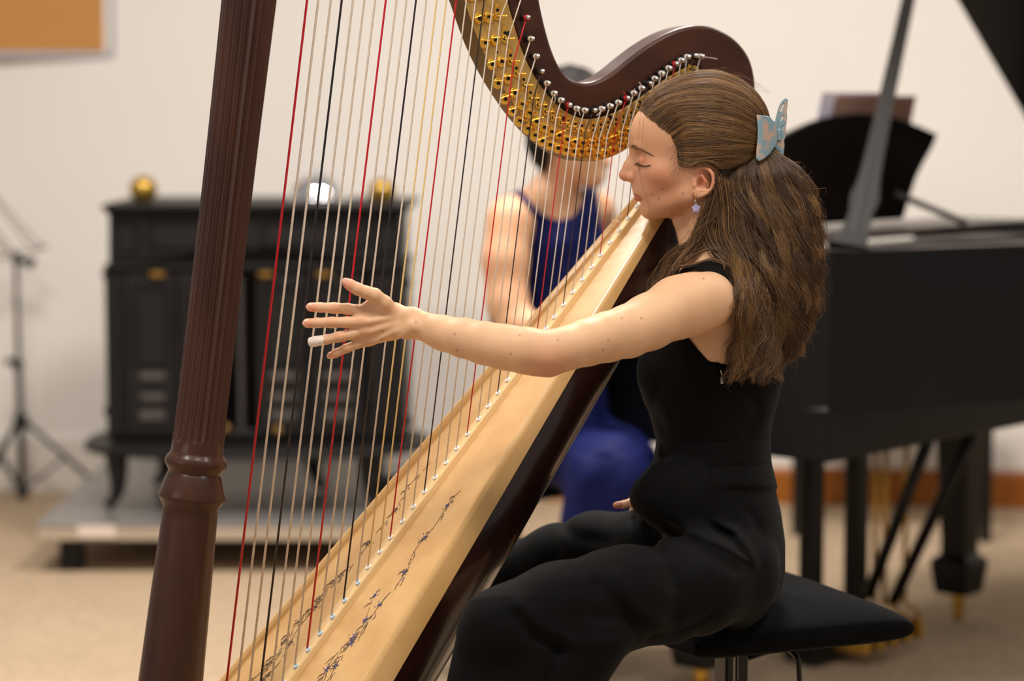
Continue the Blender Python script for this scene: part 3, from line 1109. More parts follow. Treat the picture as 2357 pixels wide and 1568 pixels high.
# left arm; px, py, distance, radius in photo px
ARM = [(1629, 690, 3.37, 65), (1590, 700, 3.355, 69), (1560, 708, 3.34, 70), (1492, 742, 3.30, 62.5), (1445, 763, 3.275, 58.5), (1397, 776, 3.25, 55), (1350, 789, 3.23, 51), (1303, 803, 3.215, 47.5),
       (1262, 813, 3.21, 49), (1209, 807, 3.215, 51), (1160, 799, 3.225, 49.5), (1114, 790, 3.235, 46.5), (1067, 778, 3.25, 43), (1020, 767, 3.265, 39)]
def acone(S, a, b, k=.012, op=1):
    S.cone(B(*a[:3]), B(*b[:3]), a[3] * a[2] / FPX, b[3] * b[2] / FPX, k, op)
for a, b in zip(ARM[:-1], ARM[1:]): acone(body, a, b, .010)
acone(body, (1262, 838, 3.22, 26), (1236, 838, 3.22, 24), .012)       # elbow point
for dy in (-1, 1):
    acone(body, (1020, 767 + dy * 6, 3.265, 30.5), (950, 743 + dy * 11.5, 3.285, 21.5), .010)
    acone(body, (950, 743 + dy * 12, 3.285, 22.5), (915, 738 + dy * 14, 3.295, 21), .008)
acone(body, (952, 752, 3.268, 12), (930, 768, 3.278, 11), .012)        # ulna bump
# hand
KN = {'i': (834, 717, 3.285, 14), 'm': (832, 741, 3.28, 14), 'r': (838, 763, 3.284, 13.5), 'p': (848, 784, 3.292, 12)}
for k_, (wx, wy) in {'i': (905, 716), 'm': (905, 732), 'r': (905, 748), 'p': (905, 764)}.items():
    acone(body, (wx, wy, 3.296, 19), KN[k_], .010)
    kx, ky, kd, kr = KN[k_]
    acone(body, (kx + 14, ky + 1, kd - .006, 5), (wx + 6, wy - 2, 3.283, 4), .006)
    acone(body, (kx, ky, kd - .0045, 8), (kx + 1, ky, kd - .0045, 8), .006)
FING = {'i': [KN['i'], (800, 711, 3.283, 11.8), (768, 709.3, 3.28, 11.6), (736, 707.8, 3.282, 10.2), (715, 707, 3.286, 9.9)],
        'm': [KN['m'], (797, 742, 3.276, 11.8), (763, 742.2, 3.272, 11.6), (730, 743.2, 3.274, 10.4), (707, 744.2, 3.278, 10.2)],
        'r': [KN['r'], (810, 770, 3.281, 11.5), (782, 775.5, 3.278, 11.2), (750, 782, 3.28, 10.2), (723, 786.5, 3.284, 9.6)],
        'p': [KN['p'], (822, 792, 3.289, 10.2), (798, 802, 3.286, 9.4), (775, 812.5, 3.288, 8.8), (762, 818.5, 3.292, 8.6)]}
for k_, ch in FING.items():
    for a, b in zip(ch[:-1], ch[1:]): acone(body, a[:3] + (a[3] + .8,), b[:3] + (b[3] + .8,), .003)
    m_ = ch[2]; acone(body, (m_[0] - 3, m_[1], m_[2] - .0025, 8 - 2 * (k_ == 'p')), (m_[0] + 3, m_[1], m_[2] - .0025, 8 - 2 * (k_ == 'p')), .004)
TH_ = [(908, 720, 3.29, 17), (885, 698, 3.28, 17), (862, 680, 3.272, 16.2), (842, 673, 3.268, 14), (823, 665.5, 3.264, 13.6), (806, 656, 3.262, 12.2), (798, 651, 3.262, 10.6)]
for a, b in zip(TH_[:-1], TH_[1:]): acone(body, a, b, .004)
acone(body, (880, 705, 3.287, 15), (850, 703, 3.286, 13), .008)
acone(body, (838, 752, 3.288, 9), (842, 774, 3.292, 9), .004)
acone(body, (860, 770, 3.292, 13), (852, 782, 3.294, 11), .006)
acone(body, (832, 770, 3.287, 9.5), (842, 782, 3.290, 10.5), .005)
acone(body, (845, 768, 3.29, 11), (850, 776, 3.292, 11), .005)
acone(body, (834, 727, 3.288, 9), (832, 734, 3.288, 9), .004)
# right arm, hidden behind her, and the hand resting on the far thigh
RA = [(1650, 690, 3.66, 58), (1672, 830, 3.69, 50), (1690, 960, 3.70, 44), (1600, 1060, 3.66, 36), (1510, 1128, 3.62, 24), (1480, 1147, 3.615, 22)]
for a, b in zip(RA[:-1], RA[1:]): acone(body, a, b, .012)
for ch in [[(1476, 1150, 3.60, 19), (1455, 1157, 3.598, 10.5), (1436, 1161.5, 3.597, 8.5), (1418, 1163.5, 3.597, 7.5)],
           [(1470, 1164, 3.62, 14), (1448, 1192, 3.67, 9), (1434, 1212, 3.70, 8), (1426, 1226, 3.71, 7)],
           [(1472, 1166, 3.635, 13), (1450, 1196, 3.69, 9), (1438, 1216, 3.72, 8), (1430, 1230, 3.73, 7)],
           [(1476, 1168, 3.645, 12), (1458, 1198, 3.70, 8.5), (1448, 1218, 3.73, 8), (1440, 1232, 3.74, 7)],
           [(1480, 1170, 3.655, 11), (1468, 1198, 3.71, 8), (1460, 1216, 3.74, 7), (1454, 1230, 3.75, 6.5)]]:
    for a, b in zip(ch[:-1], ch[1:]): acone(body, a, b, .004)
# legs (inside the trousers) down to the shoes
hip_l = B(1680, 1340, 3.41); kn_l = B(1160, 1440, 3.245); an_l = B(1180, 2420, 3.27)
hip_r = B(1650, 1300, 3.60); kn_r = B(1190, 1330, 3.76); an_r = B(1250, 2190, 3.72)
for a, b, c in ((hip_l, kn_l, an_l), (hip_r, kn_r, an_r)):
    body.cone(a, b, .05, .042, .02); body.cone(b, c, .042, .032, .02)
    c2 = np.array([c[0], c[1], .03]); body.cone(c, c2, .032, .03, .02); body.cone(c2, c2 + np.array([-.15, -.05, -.005]), .028, .02, .02)
z_ = np.array([1.0, 0, 0])

player = empty('person', tuple(np.array([hip_l[0] * .5 + hip_r[0] * .5, 3.5, 0])),
               'seated woman in a sleeveless black jumpsuit playing the harp, brown hair clipped back', 'person')
tg = lambda V: None
h_body = .0018
lo = np.minimum.reduce([B(690, 640, 3.2) - .06, an_l - .25, H(1480, 150, -250)]); lo[2] = 0.0; lo[0] = B(680, 700, 3.3)[0]
hi = np.maximum.reduce([H(1830, 150, -260), an_r + .1]); hi[1] = 3.86; hi[2] = H(1600, 150)[2] + .03
lo[1] = 2.95
def body_f(X): return body(X)
# the skin is cut in zones of different fineness but joined into one mesh is avoided: one field, one mesh
import time as _t
_t0 = _t.time()
V, Fq = surf(body_f, lo, hi, h_body)
V = relax(V, Fq, 2, .4)
print('body', len(V), _t.time() - _t0)
# colour of the skin by region, some shade put in with it
hq = toH(V)
base = np.array(lin((226, 180, 140))[:3])
colr = np.tile(base, (len(V), 1))
def blot(c, rad, rgb, amt):
    d = np.sqrt(((V - c) ** 2).sum(1)) / rad
    a = (amt * np.exp(-d ** 2))[:, None]
    colr[:] = colr * (1 - a) + np.array(lin(rgb)[:3]) * a
facem = (1 / (1 + np.exp(-(505 - hq[:, 1]) / 12)) * (hq[:, 0] > 1380))[:, None] * .8
colr = colr * (1 - facem) + np.array(lin((206, 152, 118))[:3]) * facem  # face darkened: shade of its downward turn put into the colour
blot(H(1520, 410, 78), 40 * SH, (206, 128, 98), .5)
blot(H(1430, 402, 0), 16 * SH, (205, 120, 94), .5)
blot(H(1456, 408, 18), 12 * SH, (196, 116, 88), .45)
blot(H(1482, 367, 52), 12 * SH, (190, 104, 76), .6)
blot(H(1464, 400, 20), 7 * SH, (160, 84, 62), .45)  # redness and shade of the nostril crease in one tint
blot(H(1478, 457, 34), 5 * SH, (130, 66, 52), .5)  # shade at the mouth corner painted in
blot(H(1625, 410, 104), 26 * SH, (212, 122, 90), .6)
blot(H(1614, 422, 94), 9 * SH, (164, 74, 54), .6)  # ear hollow: its redness, and its shade painted in too
blot(H(1545, 475, 60), 40 * SH, (196, 132, 98), .35)
lipu = line_d(hq[:, :2], [(1457, 447), (1464, 448.5), (1478, 455.5)])
lipl = line_d(hq[:, :2], [(1461, 457), (1467, 459.5), (1477, 458)])
for dl, rr in ((lipu, 3.0), (lipl, 5.0)):
    a = (np.exp(-(dl / rr) ** 2) * (hq[:, 1] > 443) * (np.abs(hq[:, 2]) < 30) * .92)[:, None]
    colr = colr * (1 - a) + np.array(lin((168, 80, 68))[:3]) * a
brow = line_d(hq[:, :2], [(1453, 337), (1463, 340), (1480, 346), (1499, 356)])
bw = np.interp(hq[:, 0], [1450, 1465, 1500], [3.5, 4.2, 1.2])
a = (np.exp(-(brow / bw) ** 2) * (hq[:, 2] > 3) * .55)[:, None] * (hq[:, 0] < 1502)[:, None]
colr = colr * (1 - a) + np.array(lin((96, 62, 46))[:3]) * a
for k_, ch in FING.items():
    blot(B(*ch[-1][:3]), .011, (232, 130, 98), .75)
    blot(B(ch[2][0], ch[2][1], ch[2][2] - .006), .007, (226, 150, 112), .5)
    blot(B(ch[0][0], ch[0][1], ch[0][2] - .007), .009, (224, 154, 118), .4)
blot(B(*TH_[-1][:3]), .012, (232, 130, 100), .7)
blot(B(1262, 850, 3.19), .03, (214, 140, 106), .55)
blot(B(1418, 1163, 3.595), .010, (220, 118, 84), .6)
for (x, y, L) in [(1525, 434.5, 80), (1518, 456.5, 60), (1573, 445, 80), (1502, 446, 60), (1547, 491, 40)]:
    dl = np.sqrt((hq[:, 0] - x) ** 2 + (hq[:, 1] - y) ** 2)
    a = (np.exp(-(dl / 2.0) ** 2) * (hq[:, 2] > 0) * .8)[:, None]
    colr = colr * (1 - a) + np.array(lin((110, 60, 44))[:3]) * a
# moles on the arm
Vc_ = V - C_; dep = Vc_ @ F_
ppx = CX + FPX * (Vc_ @ R_) / dep; ppy = CY - FPX * (Vc_ @ U_) / dep
for (x, y) in [(1046, 769.5), (1196.5, 771.5), (920, 765), (957, 742), (1051, 806), (1176, 815), (1431.5, 732.5), (1476.6, 733), (1400.4, 784), (1387.7, 805), (1619, 641.5), (880, 762), (879, 782), (1283.7, 783)]:
    dl = np.sqrt((ppx - x) ** 2 + (ppy - y) ** 2)
    a = (np.exp(-(dl / 2.3) ** 2) * (dep < 3.45) * .75)[:, None]
    colr = colr * (1 - a) + np.array(lin((112, 66, 46))[:3]) * a
M['skin'] = mat('skin', (226, 172, 134), .48, sss=.12, attr='tint', var=.07, scale=26, bump=.12, bscale=420, spec=.35)
skin = fast_mesh('body', V, Fq, M['skin'], player, colors=colr)
# ------------------------------------------------------------------ the jumpsuit
def toP(X):
    q = X - C_; dep = q @ F_
    return CX + FPX * (q @ R_) / dep, CY - FPX * (q @ U_) / dep, dep

HOLE = [(1528, 650), (1560, 633), (1579, 626), (1600, 623), (1622, 626), (1651, 645), (1668, 668), (1683, 693), (1702, 720), (1760, 740), (1840, 740), (1840, 868), (1790, 872), (1736, 857), (1704, 843), (1672, 836), (1650, 834), (1633, 831), (1608, 806), (1583, 775), (1545, 740)]
TOPB = [(1400, 660), (1533, 636), (1552, 626), (1576, 614), (1600, 604), (1622, 598), (1651, 594), (1690, 602), (1760, 640), (1850, 700), (1850, 1120), (1400, 1120)]
tors = Sdf(.012)
tors.fun(loftf(TOR, 0), H(1650, 1000, 0), 620 * SH, 24 * SH)
hcone(tors, (1657, 612, 20), (1640, 676, 140), 48, 44, 40)
hcone(tors, (1660, 620, -20), (1640, 690, -200), 48, 42, 40)
hell(tors, 1652, 690, 150, 62, 60, 60, 30)
hcone(tors, (1629, 690, 190), (1640, 700, 150), 64, 64, 30)
hell(tors, 1520, 850, 75, 40, 50, 55, 30)
hell(tors, 1520, 850, -75, 40, 50, 55, 30)
def bodice(X):
    d = tors(X) - 5 * SH
    px, py, dep = toP(X)
    P2 = np.stack([px, py], 1)
    m = poly_sd(P2, TOPB) * SH
    hole = -poly_sd(P2, HOLE) * SH
    return np.maximum(np.maximum(d, m), hole)

def loftP(T, dc, hw0, pw=2.4):
    """loft whose rows are measured in the photo, at distance dc"""
    T = np.array(T, float); k = dc / FPX
    def f(X):
        px, py, dep = toP(X)
        fx = np.interp(py, T[:, 0], T[:, 1]); bx = np.interp(py, T[:, 0], T[:, 2]); hw = np.interp(py, T[:, 0], T[:, 3])
        cx_ = (fx + bx) / 2; a = (bx - fx) / 2
        e = ((np.abs(px - cx_) / a) ** pw + (np.abs(dep - dc) / (hw * k)) ** pw) ** (1 / pw)
        d = (e - 1) * np.minimum(a, hw)
        return np.maximum(d, np.maximum(T[0, 0] - py, py - T[-1, 0])) * k * .9
    return f

pants = Sdf(.02)
HIP = np.array([[1010, 1516, 1768, 166], [1060, 1514, 1769, 172], [1090, 1510, 1774, 182], [1130, 1504, 1786, 200], [1180, 1512, 1798, 222], [1250, 1530, 1808, 236], [1320, 1550, 1808, 240], [1370, 1580, 1796, 230], [1410, 1610, 1765, 190], [1440, 1640, 1730, 140]])
pants.fun(loftf(HIP, 0), H(1660, 1220, 0), 330 * SH, .015)
for a, b in zip([(1690, 1318, 3.42, 100), (1600, 1345, 3.37, 112), (1427, 1374, 3.29, 112), (1285, 1393, 3.24, 93)], [(1600, 1345, 3.37, 112), (1427, 1374, 3.29, 112), (1285, 1393, 3.24, 93), (1158, 1442, 3.22, 94)]):
    acone(pants, a, b, .02)
LEG = [[1395, 1085, 1300, 80], [1440, 1060, 1440, 100], [1480, 1047, 1458, 112], [1568, 1028, 1401, 116], [1700, 1005, 1350, 116], [2000, 990, 1290, 116], [2430, 985, 1270, 118]]
pants.fun(loftP(LEG, 3.245, 90), B(1180, 1900, 3.25), .36, .02)
acone(pants, (1455, 1440, 3.30, 44), (1545, 1436, 3.33, 44), .02)
FAR = [(1640, 1292, 3.58, 96), (1500, 1262, 3.63, 88), (1370, 1263, 3.69, 80), (1285, 1292, 3.73, 81), (1185, 1335, 3.77, 80)]
for a, b in zip(FAR[:-1], FAR[1:]): acone(pants, a, b, .02)
acone(pants, (1185, 1335, 3.77, 80), (1215, 1700, 3.77, 85), .02)
acone(pants, (1215, 1700, 3.77, 85), (1240, 2200, 3.74, 88), .02)
# hanging pocket that opens at the hip
PANEL = [(1516, 1028), (1500, 1062), (1480, 1096), (1462, 1128), (1456, 1143), (1462, 1152), (1490, 1172), (1540, 1202), (1600, 1236), (1660, 1262), (1727, 1296), (1700, 1272), (1660, 1246), (1640, 1222), (1631, 1196), (1632, 1140), (1638, 1086), (1620, 1080), (1560, 1076), (1525, 1062)]
pants.ell(B(1556, 1150, 3.43), np.array([92, 62, 75]) * SH, None, .03)
acone(pants, (1535, 1105, 3.43, 30), (1484, 1140, 3.43, 25), .03)
SEAMS = [([(1440, 1013), (1560, 1019), (1640, 1021), (1690, 1016), (1790, 1008)], 3, .0013), ([(1500, 1054), (1560, 1077), (1620, 1083), (1690, 1072), (1790, 1072)], 3, .0016),
         ([(1660, 846), (1672, 930), (1686, 1072)], 3, .0014), ([(1530, 860), (1545, 960), (1562, 1012)], 3, .0009), ([(1688, 1085), (1702, 1160), (1722, 1230)], 3, .001),
         ([(1727, 1298), (1680, 1370), (1620, 1425), (1560, 1452), (1500, 1462)], 5, .002), ([(1637, 1206), (1662, 1222), (1684, 1236)], 8, .003)]
FOLDS = [([(1513, 1256), (1538, 1285), (1550, 1350)], 15, .005), ([(1190, 1420), (1225, 1462), (1290, 1492)], 17, .007), ([(1380, 1350), (1450, 1430), (1490, 1462)], 20, .005),
         ([(1545, 1215), (1600, 1262), (1690, 1312)], 16, .004), ([(1730, 1180), (1752, 1240), (1745, 1300)], 14, .003), ([(1285, 1500), (1262, 1568), (1255, 1700)], 16, .005), ([(1462, 1200), (1475, 1235), (1500, 1260)], 14, .005),
         ([(1560, 1300), (1570, 1370), (1545, 1420)], 18, .003), ([(1300, 1215), (1330, 1240), (1400, 1250)], 16, .004), ([(1520, 890), (1500, 940), (1530, 990)], 12, .0025), ([(1730, 900), (1745, 950), (1720, 1000)], 14, .003)]
RIDGE = [([(1650, 1203), (1690, 1222), (1722, 1262), (1738, 1296)], 10, .006), ([(1520, 1250), (1532, 1262), (1545, 1300)], 12, .004), ([(1200, 1395), (1250, 1450), (1320, 1480)], 18, .004), ([(1420, 1330), (1480, 1420), (1530, 1450)], 20, .003)]
def suit(X):
    d1 = bodice(X); d2 = pants(X)
    k = .008
    h = np.clip(.5 + .5 * (d1 - d2) / k, 0, 1)
    d = d1 * (1 - h) + d2 * h - k * h * (1 - h)
    if np.abs(d).min() < .03:
        px, py, dep = toP(X)
        near = (dep < 3.53)
        if near.any() or True:
            P2 = np.stack([px, py], 1)
            for pts, w_, a in SEAMS:
                d = d + near * a * np.exp(-(line_d(P2, pts) / w_) ** 2)
            for pts, w_, a in FOLDS:
                d = d + a * np.exp(-(line_d(P2, pts) / w_) ** 2)
            for pts, w_, a in RIDGE:
                d = d - near * a * np.exp(-(line_d(P2, pts) / w_) ** 2)
            sd = poly_sd(P2, PANEL)
            d = d - near * .0045 / (1 + np.exp(np.clip(sd / 1.4, -30, 30)))
    return d
lo2 = np.array([B(980, 1500, 3.2)[0] - .02, 3.02, .02]); hi2 = np.array([H(1850, 900)[0], 3.90, H(1600, 585)[2]])
V2, F2 = surf(suit, lo2, hi2, .0036)
V2 = relax(V2, F2, 1, .4)
M['cloth'] = mat('black_crepe', (10, 8.5, 8), .8, sheen=.02, bump=.2, bscale=700, var=.12, scale=12, spec=.12)
fast_mesh('jumpsuit', V2, F2, M['cloth'], player)
print('suit', len(V2), _t.time() - _t0)
# zip pull at the side seam
MB().tube([H(1657, 838, 190) , H(1662, 856, 188)], .0012, 8).box(H(1660, 862, 190), (.004, .003, .010), bev=.001).build('zip_pull', M['steel'], player)

# ------------------------------------------------------------------ small things on her
def project(P, off, f=None, it=7):
    f = f or head
    P = np.array(P, float)
    e = 1e-4
    for _ in range(it):
        d = f(P) - off
        g = np.stack([(f(P + np.eye(3)[k] * e) - f(P - np.eye(3)[k] * e)) / (2 * e) for k in range(3)], 1)
        n2 = (g * g).sum(1)
        P = P - g * (np.clip(d, -.01, .01) / np.maximum(n2, .3))[:, None]
    return P
def drop(pts, off=.0004):
    """let points fall sideways onto her near cheek; pts rows are x, y"""
    A = np.array(pts, float)
    P = np.array([H(x, y, 125) for x, y in A])
    for _ in range(40):
        P = P - hz * np.clip(head(P) - off, -.004, .02)[:, None] * .8
    return P
M['lash'] = mat('dark_lash', (38, 24, 20), .6)
ml = MB()
lid = drop(smooth_poly([(1467, 374), (1472, 378), (1480, 381), (1490, 381.5), (1499, 379.5)], 4))
ml.tube(lid, [.0002] * 3 + [.0005] * (len(lid) - 5) + [.0003] * 2, 5)
rl = random.Random(4)
for i in range(26):
    t = i / 25 * (len(lid) - 1.01); a = int(t)
    P = lid[a] + (lid[a + 1] - lid[a]) * (t - a)
    f_ = i / 25
    dirv = -hx * (.85 - .75 * f_ + .2 * rl.random()) - hy * (.5 + .25 * rl.random()) + hz * (.8 + .4 * rl.random())
    L = .0082 * (.55 + .5 * rl.random()) * (1 - .55 * f_)
    ml.tube([P, P + dirv * L * .5 - hy * .0004, P + dirv * L + hy * .0012], [.00034, .00026, .0001], 4)
ml.build('eyelashes', M['lash'], player, True)
mb_ = MB()
for i in range(60):
    t = rl.random()
    p = np.array([np.interp(t, [0, .3, .65, 1], [1453, 1463, 1480, 1501]), np.interp(t, [0, .3, .65, 1], [338, 340, 347, 357])])
    p[1] += rl.uniform(-1, 1) * np.interp(t, [0, .3, 1], [4, 4.5, .8])
    dx, dy = 7, np.interp(t, [0, .3, 1], [-2.5, 1, 3.5])
    q_ = drop([(p[0], p[1]), (p[0] + dx * .5, p[1] + dy * .5), (p[0] + dx, p[1] + dy)], .0004)
    mb_.tube(q_, [.0002, .00018, .00006], 4)
mb_.build('eyebrow', M['lash'] if 0 else mat('brow_hair', (112, 78, 58), .6), player, True)
# the closed lids
# nails
M['nail'] = mat('fingernail', (238, 178, 150), .3, coat=.15)
def nail(c, along, r1, r2):
    """c on the near side of the finger tip; along = direction to the tip"""
    al = along / np.linalg.norm(along)
    up = -F_ - al * (-F_ @ al); up /= np.linalg.norm(up)
    sd = np.cross(al, up)
    V = []; F = []
    n1, n2 = 10, 8
    for i in range(n1 + 1):
        a = math.pi * i / n1
        for k in range(n2):
            b = 2 * math.pi * k / n2
            V.append(c + al * math.cos(a) * r1 + sd * math.sin(a) * math.cos(b) * r2 + up * math.sin(a) * math.sin(b) * .0011)
    for i in range(n1):
        for k in range(n2):
            F.append((i * n2 + k, i * n2 + (k + 1) % n2, (i + 1) * n2 + (k + 1) % n2, (i + 1) * n2 + k))
    obj('fingernail', V, F, M['nail'], player, True)
for k_ in 'imp':
    ch = FING[k_]; t = B(*ch[-1][:3]); b_ = B(*ch[-2][:3]); al = (t - b_) / np.linalg.norm(t - b_)
    r = ch[-1][3] * ch[-1][2] / FPX
    nail(t - F_ * (r * .86) + al * .0005, al, .0062, .0046)
t = B(*TH_[-1][:3]); al = t - B(*TH_[-2][:3])
nail(t - F_ * .0055 + al / np.linalg.norm(al) * -.001 + U_ * .001, al, .0075, .005)
nail(B(1424, 1160, 3.590), B(1418, 1163, 3.597) - B(1436, 1161, 3.597), .0065, .0035)
# plaster on the ring finger
ch = FING['r']
a = B(*ch[-1][:3]); b_ = B(748, 782.5, 3.28)
al = (a - b_) / np.linalg.norm(a - b_)
ppx_, ppy_ = frame_dir(al)
V = []; F = []
prof = [(0.0, .0067), (.006, .0069), (.011, .0068), (.0112, .0072), (.019, .0070), (.0222, .0067), (.0238, .0056), (.0243, .003)]
nn = 24
for (t, r) in prof:
    for k in range(nn):
        an = 2 * math.pi * k / nn
        rr = r * (1 + .03 * math.sin(3 * an + t * 300))
        V.append(b_ - al * .001 + al * t + (ppx_ * math.cos(an) + ppy_ * math.sin(an)) * rr)
for i in range(len(prof) - 1):
    for k in range(nn):
        F.append((i * nn + k, i * nn + (k + 1) % nn, (i + 1) * nn + (k + 1) % nn, (i + 1) * nn + k))
F.append(tuple(range((len(prof) - 1) * nn, len(prof) * nn)))
obj('finger_plaster', V, F, mat('white_tape', (242, 226, 212), .6, bump=.4, bscale=300, var=.06, scale=60), player, 'auto')
# earring
er = empty('earring', tuple(H(1601, 492, 96)), 'dangling lilac glass star earring on a gold hook below her left ear', 'earring')
lob = (1600, 449)
MB().tube([H(lob[0] - 2, lob[1] - 3, 99), H(lob[0] - 2, lob[1] - 7, 103), H(lob[0] + 1, lob[1] - 3, 106), H(lob[0] + 1, lob[1] + 8, 105), H(lob[0], lob[1] + 13, 103)], .0004, 6).build('hook', M['brass'], er, True)
V, F = [], []
mbd = MB(); Vs, Fs = latheg(H(1600, 462, 103) - U_ * .0013, U_, [(0, .0003), (.0004, .001), (.0013, .0014), (.0022, .001), (.0026, .0003)], 10); mbd.add(Vs, Fs)
mbd.tube([H(1601 + 2.4 * math.cos(t), 466 - 2.6 * math.sin(t), 103) for t in np.linspace(0, 6.283, 12)], .0003, 5)
mbd.build('bead', M['steel'], er, True)
st = []
for k in range(10):
    an = math.pi / 2 + k * math.pi / 5
    rr = 11.5 if k % 2 == 0 else 8.0
    st.append(H(1602 + rr * math.cos(an), 478 - rr * math.sin(an), 99))
Vp, Fp = prismg(st, hz * .006)
o_ = obj('glass_star', Vp, Fp, mat('lilac_glass', (178, 176, 232), .08, trans=.55, ior=1.5, coat=.5, rgb2=(228, 226, 255), scale=300), er, False)
add_bevel(o_, .0012, 2)

# hair clip: two wings of marbled plastic
def clipf(X):
    q = toH(X)
    x, y, L = q[:, 0], q[:, 1], q[:, 2]
    P2 = np.stack([x, y], 1)
    A = [(1739, 269), (1755, 270), (1769, 273), (1777, 282), (1783, 290), (1786, 300), (1786, 325), (1780, 340), (1777, 343), (1768, 356), (1755, 367), (1744, 372), (1738, 366), (1739, 345), (1741, 325), (1742, 302)]
    Bw = [(1776, 282), (1784, 280), (1787, 268), (1790, 255), (1794, 243), (1800, 233), (1806, 229), (1811, 233), (1809, 250), (1808, 262), (1809, 272), (1806, 300), (1806, 317), (1802, 324), (1803, 337), (1800, 369), (1796, 368), (1789, 360), (1782, 344), (1776, 338), (1772, 310)]
    LA = 84 - ((x - 1738) / 50) ** 2 * 52
    dA = np.maximum(poly_sd(P2, A), np.abs(L - LA) - 2.2)
    dB = np.maximum(poly_sd(P2, Bw), np.abs(L - (24 - (x - 1776) * .3)) - 2.6)
    holes = np.minimum.reduce([line_d(P2, [(1795, 258), (1802, 243)]) - 2.2, line_d(P2, [(1795, 280), (1800, 270)]) - 2.0, line_d(P2, [(1797, 299), (1802, 291)]) - 1.6, line_d(P2, [(1789, 345), (1793, 354)]) - 1.3, line_d(P2, [(1792, 338), (1795, 344)]) - 1.2])
    dB = np.maximum(dB, -holes)
    hinge = np.sqrt(((x - 1790) / 1.0) ** 2 + ((L - 22) / 1.0) ** 2) - 5
    hinge = np.maximum(hinge, np.abs(y - 313) - 12)
    # the far wings, hidden by the hair
    dC = np.maximum(poly_sd(P2, A), np.abs(L + LA) - 2.2)
    dB2 = np.maximum(np.maximum(poly_sd(P2, Bw), -holes), np.abs(L + (24 - (x - 1776) * .3)) - 2.6)
    br = np.sqrt((x - 1790) ** 2 + (y - 313) ** 2) - 4
    br = np.maximum(br, np.abs(L) - 24)
    return (np.minimum.reduce([dA, dB, hinge, dC, dB2, br]) - .8) * SH
Vq, Fq_ = surf(clipf, H(1730, 378, -70) - .0, H(1816, 222, 66), .0009) if False else (None, None)
cl0 = np.minimum(H(1730, 378, 90), H(1816, 222, -90)); cl1 = np.maximum(H(1730, 378, -90), H(1816, 222, 90))
cl0 = np.minimum(cl0, np.minimum(H(1730, 222, 90), H(1730, 378, -90))) - .003; cl1 = np.maximum(cl1, np.maximum(H(1816, 378, 90), H(1816, 222, -90))) + .003
Vq, Fq_ = surf(clipf, cl0, cl1, .0009)
Vq = relax(Vq, Fq_, 2, .4)
M['clip'] = mat('marbled_plastic', (128, 156, 166), .3, rgb2=(190, 160, 142), scale=60, coat=.2, detail=5)
cre_ = [n_ for n_ in M['clip'].node_tree.nodes if n_.type == 'VALTORGB'][0].color_ramp.elements
cre_[0].position = .38; cre_[1].position = .50
clipo = fast_mesh('hair_clip', Vq, Fq_, M['clip'], None, tuple(H(1770, 372, 0)))
tag(clipo, 'blue and copper marbled butterfly hair clip at the back of her head', 'hair clip')
print('clip', len(Vq), _t.time() - _t0)
# ------------------------------------------------------------------ hair
rs = np.random.RandomState(7)
CAPM = [(1466, 244), (1473, 252), (1488, 259), (1501, 274), (1520, 284), (1535, 292), (1552, 309), (1562, 331), (1559, 357), (1564, 380), (1572, 392), (1590, 391), (1604, 383), (1625, 381), (1640, 388), (1650, 408), (1650, 440), (1640, 462), (1632, 480), (1640, 540), (1900, 560), (1900, 100), (1440, 100)]
def hull(X):
    q = toH(X)
    x, y, L = q[:, 0], q[:, 1], q[:, 2]
    cm = poly_sd(np.stack([x, y], 1), CAPM)
    d1 = np.maximum(head(X) - (1.0 + 6 * np.clip(-cm / 30, 0, 1)) * SH, (cm + 5) * SH)
    T = np.array([[372, 1668, 1800, 62], [400, 1662, 1834, 84], [440, 1660, 1858, 96], [500, 1664, 1870, 106], [560, 1688, 1874, 118], [620, 1704, 1873, 128], [690, 1708, 1864, 128], [760, 1716, 1842, 118], [810, 1712, 1808, 100], [835, 1722, 1785, 70]], float)
    fx = np.interp(y, T[:, 0], T[:, 1]); bx = np.interp(y, T[:, 0], T[:, 2]); hw = np.interp(y, T[:, 0], T[:, 3])
    fx += 14; bx -= 12; hw = hw * .74
    cx_ = (fx + bx) / 2; a = (bx - fx) / 2
    e = (((x - cx_) / a) ** 2 + ((L - 10) / hw) ** 2) ** .5
    d2 = np.maximum((e - 1) * np.minimum(a, hw), np.maximum(T[0, 0] - y, y - T[-1, 0])) * SH * .9
    # nape
    n = np.sqrt(((x - 1690) / 62) ** 2 + ((y - 440) / 90) ** 2 + (L / 76) ** 2)
    d3 = (n - 1) * 60 * SH
    k = .012
    def sm(a_, b_):
        h = np.clip(.5 + .5 * (a_ - b_) / k, 0, 1); return a_ * (1 - h) + b_ * h - k * h * (1 - h)
    lump = .0025 * np.sin(x * .09 + 2 * np.sin(y * .03)) * np.sin(L * .08 + y * .02) * (y > 400)
    return sm(sm(d1, d2), d3) + lump
hb0 = H(1460, 860, 0); hb1 = H(1900, 150, 0)
Vh, Fh = surf(hull, (H(1455, 400)[0], H(1600, 400, 150)[1] - .01, H(1600, 850)[2] - .02), (H(1895, 400)[0], H(1600, 400, -140)[1] + .02, H(1600, 150)[2] + .02), .004)
Vh = relax(Vh, Fh, 1, .5)
M['hairbase'] = mat('brown_hair_underlayer', (62, 42, 28), .6, var=.4, scale=60, bump=.5, bscale=120, bstretch=(3, 3, .3))
hair = fast_mesh('hair', Vh, Fh, M['hairbase'], player)

